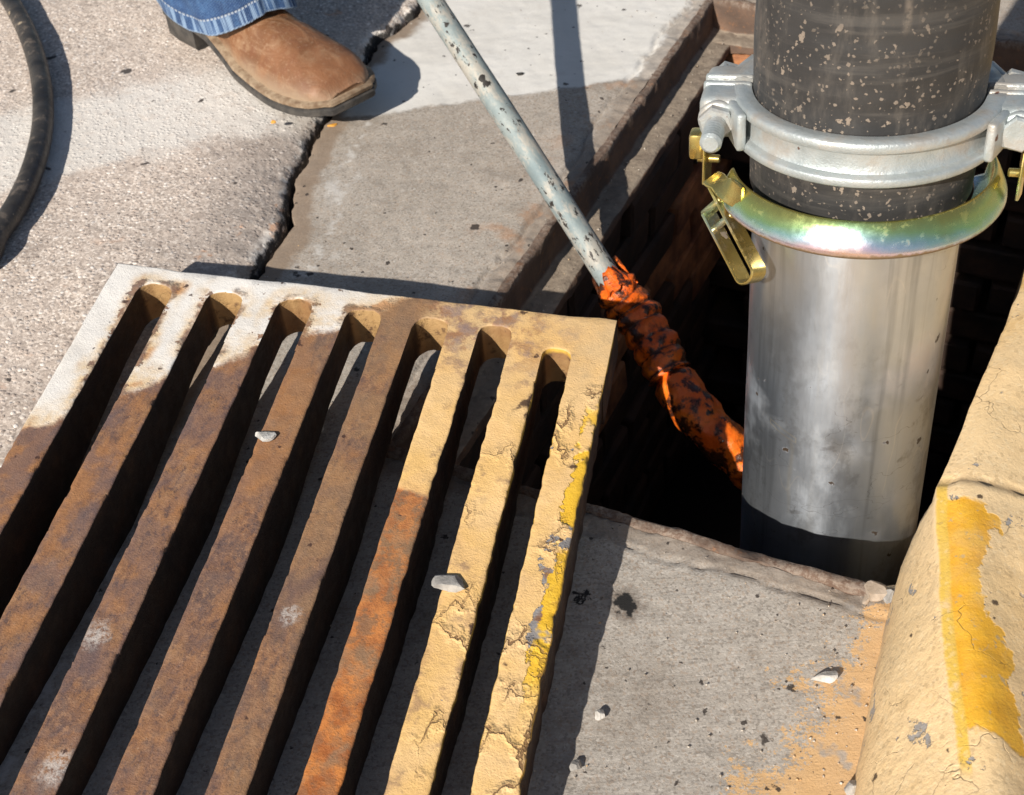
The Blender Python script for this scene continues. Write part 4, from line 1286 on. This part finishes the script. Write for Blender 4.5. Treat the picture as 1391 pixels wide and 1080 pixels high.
M_LEATHER, M_DENIM = mat_leather(), mat_denim()
M_SOLE = simple('dusty_dark_sole', (.030, .028, .027), (.085, .075, .065), 40, .75, bump=.001)
M_WELT = simple('tan_welt', (.17, .105, .06), (.36, .27, .18), 60, .75, bump=.001)
bO = Vector((-.492, 2.066, ROAD_Z - .001)); bF = Vector((.643, -.765, 0)).normalized(); bR = Vector((-bF.y, bF.x, 0)) * -1
bR = Vector((.765, .643, 0)).normalized()
BM_ = Matrix([[bR.x, bF.x, 0, bO.x], [bR.y, bF.y, 0, bO.y], [0, 0, 1, bO.z], [0, 0, 0, 1]])
person = tag(empty('person', mat=BM_), "person's leg in faded blue jeans and a square toed tan leather boot by the crack", 'person')
YS = np.array([0, .012, .03, .06, .10, .15, .20, .25, .30, .34, .38, .41, .432, .445, .452])
HW = np.array([.020, .036, .044, .047, .046, .043, .047, .057, .067, .071, .0710, .066, .057, .044, .030])
CXB = np.array([0, 0, 0, 0, 0, -.002, -.004, -.003, 0, .001, .002, .002, .002, .002, .002])
yy = np.concatenate([np.linspace(0, .03, 7), np.linspace(.04, .40, 46), np.linspace(.405, .452, 18)])
from_w = lambda y: np.interp(y, YS, HW)
hw = np.convolve(np.pad(np.interp(yy, YS, HW), 1, 'edge'), [.25, .5, .25], 'valid'); cxb = np.interp(yy, YS, CXB)


def slab(grow, z0f, z1f, y0, y1, name, m, parent, e=.0025):
    """a sole-like layer following the outline, between z0(y) and z1(y)"""
    sel = (yy >= y0 - 1e-6) & (yy <= y1 + 1e-6); Y = yy[sel]; W_ = hw[sel] + grow; C_ = cxb[sel]
    loop = [(c + w_, y) for c, w_, y in zip(C_, W_, Y)] + [(c - w_, y) for c, w_, y in zip(C_[::-1], W_[::-1], Y[::-1])]
    if y1 > .45: loop = [(x, y + grow) if y > .448 else (x, y) for x, y in loop]
    bm = bmesh.new(); rings = []
    for (zf, ins) in ((z0f, e), (lambda y: z0f(y) + e, 0), (lambda y: z1f(y) - e, 0), (z1f, e)):
        rings.append([bm.verts.new((x * (1 - ins / .05), .2 + (y - .2) * (1 - ins / .25), zf(y))) for x, y in loop])
    k = len(loop)
    for r0, r1 in zip(rings, rings[1:]):
        for j in range(k): bm.faces.new((r0[j], r0[(j + 1) % k], r1[(j + 1) % k], r1[j]))
    h = len(Y)
    for rg in (rings[0], rings[-1]):
        for j in range(h - 1): bm.faces.new((rg[j], rg[j + 1], rg[k - 2 - j], rg[k - 1 - j]))
    return from_bm(name, bm, m, parent, autos=45)


zs0 = lambda y: float(np.interp(y, [0, .12, .15, .24, .36, .452], [.034, .034, .030, .003, .003, .012]))
zs1 = lambda y: zs0(y) + .013
zw = lambda y: zs1(y) + .0095
boot_stations = dict(y=[0, .02, .06, .10, .15, .20, .25, .30, .34, .38, .41, .432, .447, .4535],
                     h=[.150, .170, .185, .185, .168, .140, .116, .097, .086, .077, .069, .058, .040, .024])
N = 44; rings = []
bm = bmesh.new()
for y, w0, c in zip(yy, hw, cxb):
    zb = zs1(y) + .005; H = float(np.interp(y, boot_stations['y'], boot_stations['h']))
    H = max(H, zb + .012)
    p = float(np.interp(y, [0, .2, .34, .452], [2.6, 2.1, 2.4, 3.0]))
    rg = []
    for j in range(N + 1):
        th = math.pi * j / N; cx_, sz_ = math.cos(th), math.sin(th)
        xx = c + (w0 - .006) * math.copysign(abs(cx_) ** (2 / p), cx_)
        xx *= 1 - .10 * sz_ ** 2 * (y > .1) * min(1, (y - .1) / .1)
        z = zb + (H - zb) * abs(sz_) ** (2 / p)
        bulge = float(fbm(np.float64(xx * 1.0), np.float64(y), 14, 3, 91)) * .006
        crease = -.004 * math.exp(-((y - .275 - .02 * math.sin(xx * 40)) / .010) ** 2) - .003 * math.exp(-((y - .235 + .02 * math.sin(xx * 35)) / .010) ** 2)
        rg.append(bm.verts.new((xx, y - (.004 if y > .45 else 0), z + (bulge + crease) * sz_)))
    rings.append(rg)
for a, b in zip(rings, rings[1:]):
    for j in range(N): bm.faces.new((a[j], a[j + 1], b[j + 1], b[j]))
bm.faces.new(rings[0]); bm.faces.new(rings[-1][::-1])
boot = from_bm('boot', bm, M_LEATHER, person)
slab(.006, zs0, zs1, 0, .46, 'sole', M_SOLE, boot)
slab(.0045, zs1, zw, 0, .46, 'welt', M_WELT, boot)
slab(.003, lambda y: 0.0, lambda y: .0345, 0, .118, 'heel', M_SOLE, boot)


def trouser():
    n = 160; V = []; HD = []; AR = []
    zl = np.concatenate([[.0, .0015], np.linspace(.004, .05, 16), np.linspace(.056, 1.0, 90)])
    for k, dz in enumerate(zl):
        for j in range(n):
            a = 2 * math.pi * j / n
            hem_z = .060 + .018 * max(0, -math.sin(a)) + .050 * max(0, math.sin(a)) ** 2.2 + .004 * math.sin(a * 3 + 1) + .004 * max(0, math.cos(a))
            lift = dz; z = hem_z * max(0, 1 - dz / .9) + lift
            hx = .072 + .014 * min(1, z / .6); hy = .164 - .055 * min(1, z / .45)
            cy_ = .158 - .080 * min(1, z / .5)
            c_, s_ = math.cos(a), math.sin(a)
            r = (abs(c_) ** 2.4 + abs(s_) ** 2.4) ** (-1 / 2.4)
            wr = float(fbm(np.float64(c_ * 2 + 5), np.float64(s_ * 2 + z * 7), 1.2, 3, 44)) * .016 * min(1, .3 + z * 3)
            thick = -.003 if k == 0 else 0
            V.append(((hx + wr + thick) * r * c_, cy_ + (hy + wr + thick) * r * s_, z)); HD.append(dz); AR.append(a * .1)
    F = grid_faces(len(zl), n, wrap=True)
    me = np_mesh('trouser_leg', V, F, {'hem': HD, 'around': AR})
    bm = bmesh.new(); bm.from_mesh(me)
    bm.verts.ensure_lookup_table()
    # turned-in hem and closed top
    base = [bm.verts[j] for j in range(n)]
    inner = [bm.verts.new((v.co.x * .94, .148 + (v.co.y - .148) * .95, v.co.z + .025)) for v in base]
    for j in range(n): bm.faces.new((base[j], inner[j], inner[(j + 1) % n], base[(j + 1) % n]))
    bm.verts.ensure_lookup_table()
    bm.faces.new([bm.verts[len(zl) * n - n + j] for j in range(n)])
    bm.to_mesh(me); bm.free()
    return me


link('trouser_leg', trouser(), M_DENIM, person)

# ------------------------------------------------------------ black cable
def mat_cable():
    m = NT('dusty_black_cable')
    n1 = m.noise(16, 5, .6); n2 = m.noise(70, 5, .65)
    col = m.mix(m.sm(n1, .35, .65), (.020, .018, .017), (.060, .052, .045))
    col = m.mix(m.sm(m.add(n2, m.mul(m.sub(n1, .5), .5)), .54, .70, 0, .8), col, (.155, .125, .10))
    col = m.mix(m.dots(60, .32, .12), col, (.40, .32, .22))
    m.set(Base_Color=col, Roughness=m.sm(n2, .3, .7, .38, .62), Normal=m.bump(n2, .001, .6))
    return m.m


zc = ROAD_Z + .0155
pts = [Vector((-1.6, 3.6, zc)), Vector((-1.2, 3.0, zc)), G(-40, -75, zc), G(-8, -30, zc), G(18, 8, zc), G(42, 58, zc), G(56, 112, zc), G(58, 168, zc), G(47, 222, zc), G(26, 272, zc), G(-4, 318, zc), G(-45, 368, zc), Vector((-.86, 1.24, zc)), Vector((-1.15, 1.08, zc)), Vector((-1.7, 1.02, zc)), Vector((-2.6, 1.2, zc))]
bm = bmesh.new(); tube(bm, spline(pts, 14), .0152, 20)
tag(from_bm('cable', bm, mat_cable(), None), 'thick black rubber cable curving over the road at the left edge', 'cable')

# ------------------------------------------------------------ loose stones and crumbs
M_GREY = simple('grey_stone', (.22, .205, .19), (.42, .40, .37), 60, .9, bump=.002)
M_PALE = simple('pale_stone', (.36, .34, .31), (.60, .57, .53), 70, .85, bump=.002)
M_LGREY = simple('light_grey_stone', (.26, .25, .235), (.56, .54, .51), 90, .9, bump=.003)
M_TANST = simple('tan_stone', (.28, .22, .165), (.44, .36, .285), 60, .9, bump=.002)
M_CRUMB = simple('orange_paint_crumb', (.62, .27, .03), (.72, .36, .06), 80, .7, bump=.001)
M_TAR = simple('tar_crumb', (.012, .011, .010), (.030, .026, .022), 60, .6, bump=.002)


def stone(name, loc, size, m, label, cat='stone', group=None, rot=0.0, seed=0, sub=3, axes=None):
    b = bmesh.new(); bmesh.ops.create_icosphere(b, subdivisions=sub, radius=1)
    rnd = random.Random(seed); cuts = [(Vector((rnd.gauss(0, 1), rnd.gauss(0, 1), rnd.gauss(0, 1))).normalized(), rnd.uniform(.45, .8)) for _ in range(11)]
    for v in b.verts:
        p = v.co.copy()
        for n_, d in cuts:
            q = p.dot(n_)
            if q > d: p -= n_ * (q - d)
        v.co = Vector((p.x * size[0], p.y * size[1], p.z * size[2]))
    o = from_bm(name, b, m, None, autos=22)
    o.location = loc + Vector((0, 0, size[2] * .62))
    o.rotation_euler = (0, 0, rot)
    if axes is not None: o.matrix_world = axes
    return tag(o, label, cat, group)


def on_grate(px, py, name, size, m, label, rot, seed):
    p = grate_pt(px, py)
    M = Matrix.Translation(p + gn * size[2] * .55) @ GM.to_3x3().to_4x4() @ Matrix.Rotation(rot, 4, 'Z')
    return stone(name, p, size, m, label, seed=seed, axes=M)


on_grate(613, 795, 'stone', (.0185, .0135, .0060), M_GREY, 'flat grey stone chip lying on the cream painted grate bar', .1, 3)
on_grate(362, 594, 'stone', (.0130, .0100, .0050), M_LGREY, 'light grey crumbly stone lying on a rusty grate bar', .3, 8)
stone('stone', G(1190, 806, .003), (.017, .012, .009), M_TANST, 'largest brown stone beside the kerb at the drain corner', rot=.4, seed=5)
stone('stone', G(1207, 813, .004), (.010, .009, .007), M_GREY, 'small grey stone wedged against the foot of the kerb', rot=1.0, seed=6)
stone('stone', G(1177, 817, .0), (.0065, .005, .005), M_TANST, 'little tan stone in front of the largest brown stone', rot=.2, seed=9)
stone('stone', G(1120, 922, .002), (.0170, .0075, .005), M_PALE, 'long white stone chip lying on the cream stained slab', rot=.05, seed=11)
stone('stone', G(1160, 1078, .002), (.018, .010, .008), M_PALE, 'white stone chip near the bottom edge below the kerb', rot=.5, seed=12)
stone('stone', G(815, 974, .0), (.0065, .0055, .005), M_PALE, 'white pebble in the sun beside the grate shadow', rot=.5, seed=13)
stone('stone', G(783, 1043, .0), (.0075, .006, .0055), M_GREY, 'grey pebble at the grate shadow near the bottom edge', rot=.9, seed=14)
stone('stone', G(436, 583, .0), (.0055, .011, .004), M_PALE, 'white sliver of stone on the slab seen between grate bars', rot=.3, seed=15)
stone('paint_crumb', G(452, 173, .0), (.0085, .0055, .004), M_CRUMB, 'orange paint crumb on the slab below the boot toe', 'crumb', rot=.2, seed=16)
stone('paint_crumb', G(372, 167, ROAD_Z), (.0050, .004, .003), M_CRUMB, 'small orange paint crumb on the road left of the boot toe', 'crumb', rot=.2, seed=17)
stone('tar_crumb', G(706, 103, .0), (.007, .006, .004), M_TAR, 'dark crumb on the white painted slab between pole and shadow', 'crumb', rot=.2, seed=18)


# ------------------------------------------------------------ grit: far too many grains to count
def grit_field(n, srange, trange, zfun, smin, smax, seed):
    rnd = random.Random(seed); V, F = [], []
    for _ in range(n):
        s_ = rnd.uniform(*srange); t_ = rnd.uniform(*trange); r = smin + (smax - smin) * rnd.random() ** 3
        c = zfun(s_, t_)
        if c is None: continue
        b = len(V)
        for d in ((1, 0, 0), (-1, 0, 0), (0, 1, 0), (0, -1, 0), (0, 0, .8), (0, 0, -.4)):
            k = r * rnd.uniform(.7, 1.25)
            V.append((c.x + d[0] * k + rnd.uniform(-.2, .2) * r, c.y + d[1] * k + rnd.uniform(-.2, .2) * r, c.z + d[2] * k))
        for q in ((0, 2, 4), (2, 1, 4), (1, 3, 4), (3, 0, 4), (2, 0, 5), (1, 2, 5), (3, 1, 5), (0, 3, 5)): F.append(tuple(b + i for i in q))
    return V, F


def mat_grit():
    m = NT('mixed_grit')
    c = m.xyz(m.vor(190, 'F1', out='Color'))
    col = m.ramp(c[0], [(0, (.16, .13, .105)), (.3, (.34, .285, .23)), (.6, (.48, .42, .35)), (.85, (.62, .57, .50)), (1, (.62, .37, .14))])
    m.set(Base_Color=col, Roughness=.9); return m.m


VV, FF = [], []
for args in ((260, (-.15, -.045), (.55, .86), lambda s, t: ST(s, t, .0003) if random.random() < (.15 + (s + .15) * 8) else None, .0005, .0022, 5),
             (160, (-.60, -.10), (.45, .86), lambda s, t: ST(s, t, .0004), .0005, .0018, 6),
             (260, (0, .03), (1.05, 1.95), lambda u, t: ST(float(s_crack(t)) + .012 + u, t, .0), .0007, .0040, 7),
             (150, (-.60, -.565), (1.2, 1.96), lambda s, t: ST(s, t, -.0505), .0006, .0026, 8),
             (220, (-1.0, -.60), (1.1, 2.0), lambda s, t: ST(s, t, .0004) if s > float(s_crack(t)) + .02 else None, .0005, .0016, 9)):
    v, f = grit_field(*args); FF += [tuple(len(VV) + i for i in q) for q in f]; VV += v
tag(link('grit', np_mesh('grit', VV, FF), mat_grit(), smooth=False), 'fine loose grit scattered along the crack, the ledge and the foot of the kerb', 'grit', kind='stuff')
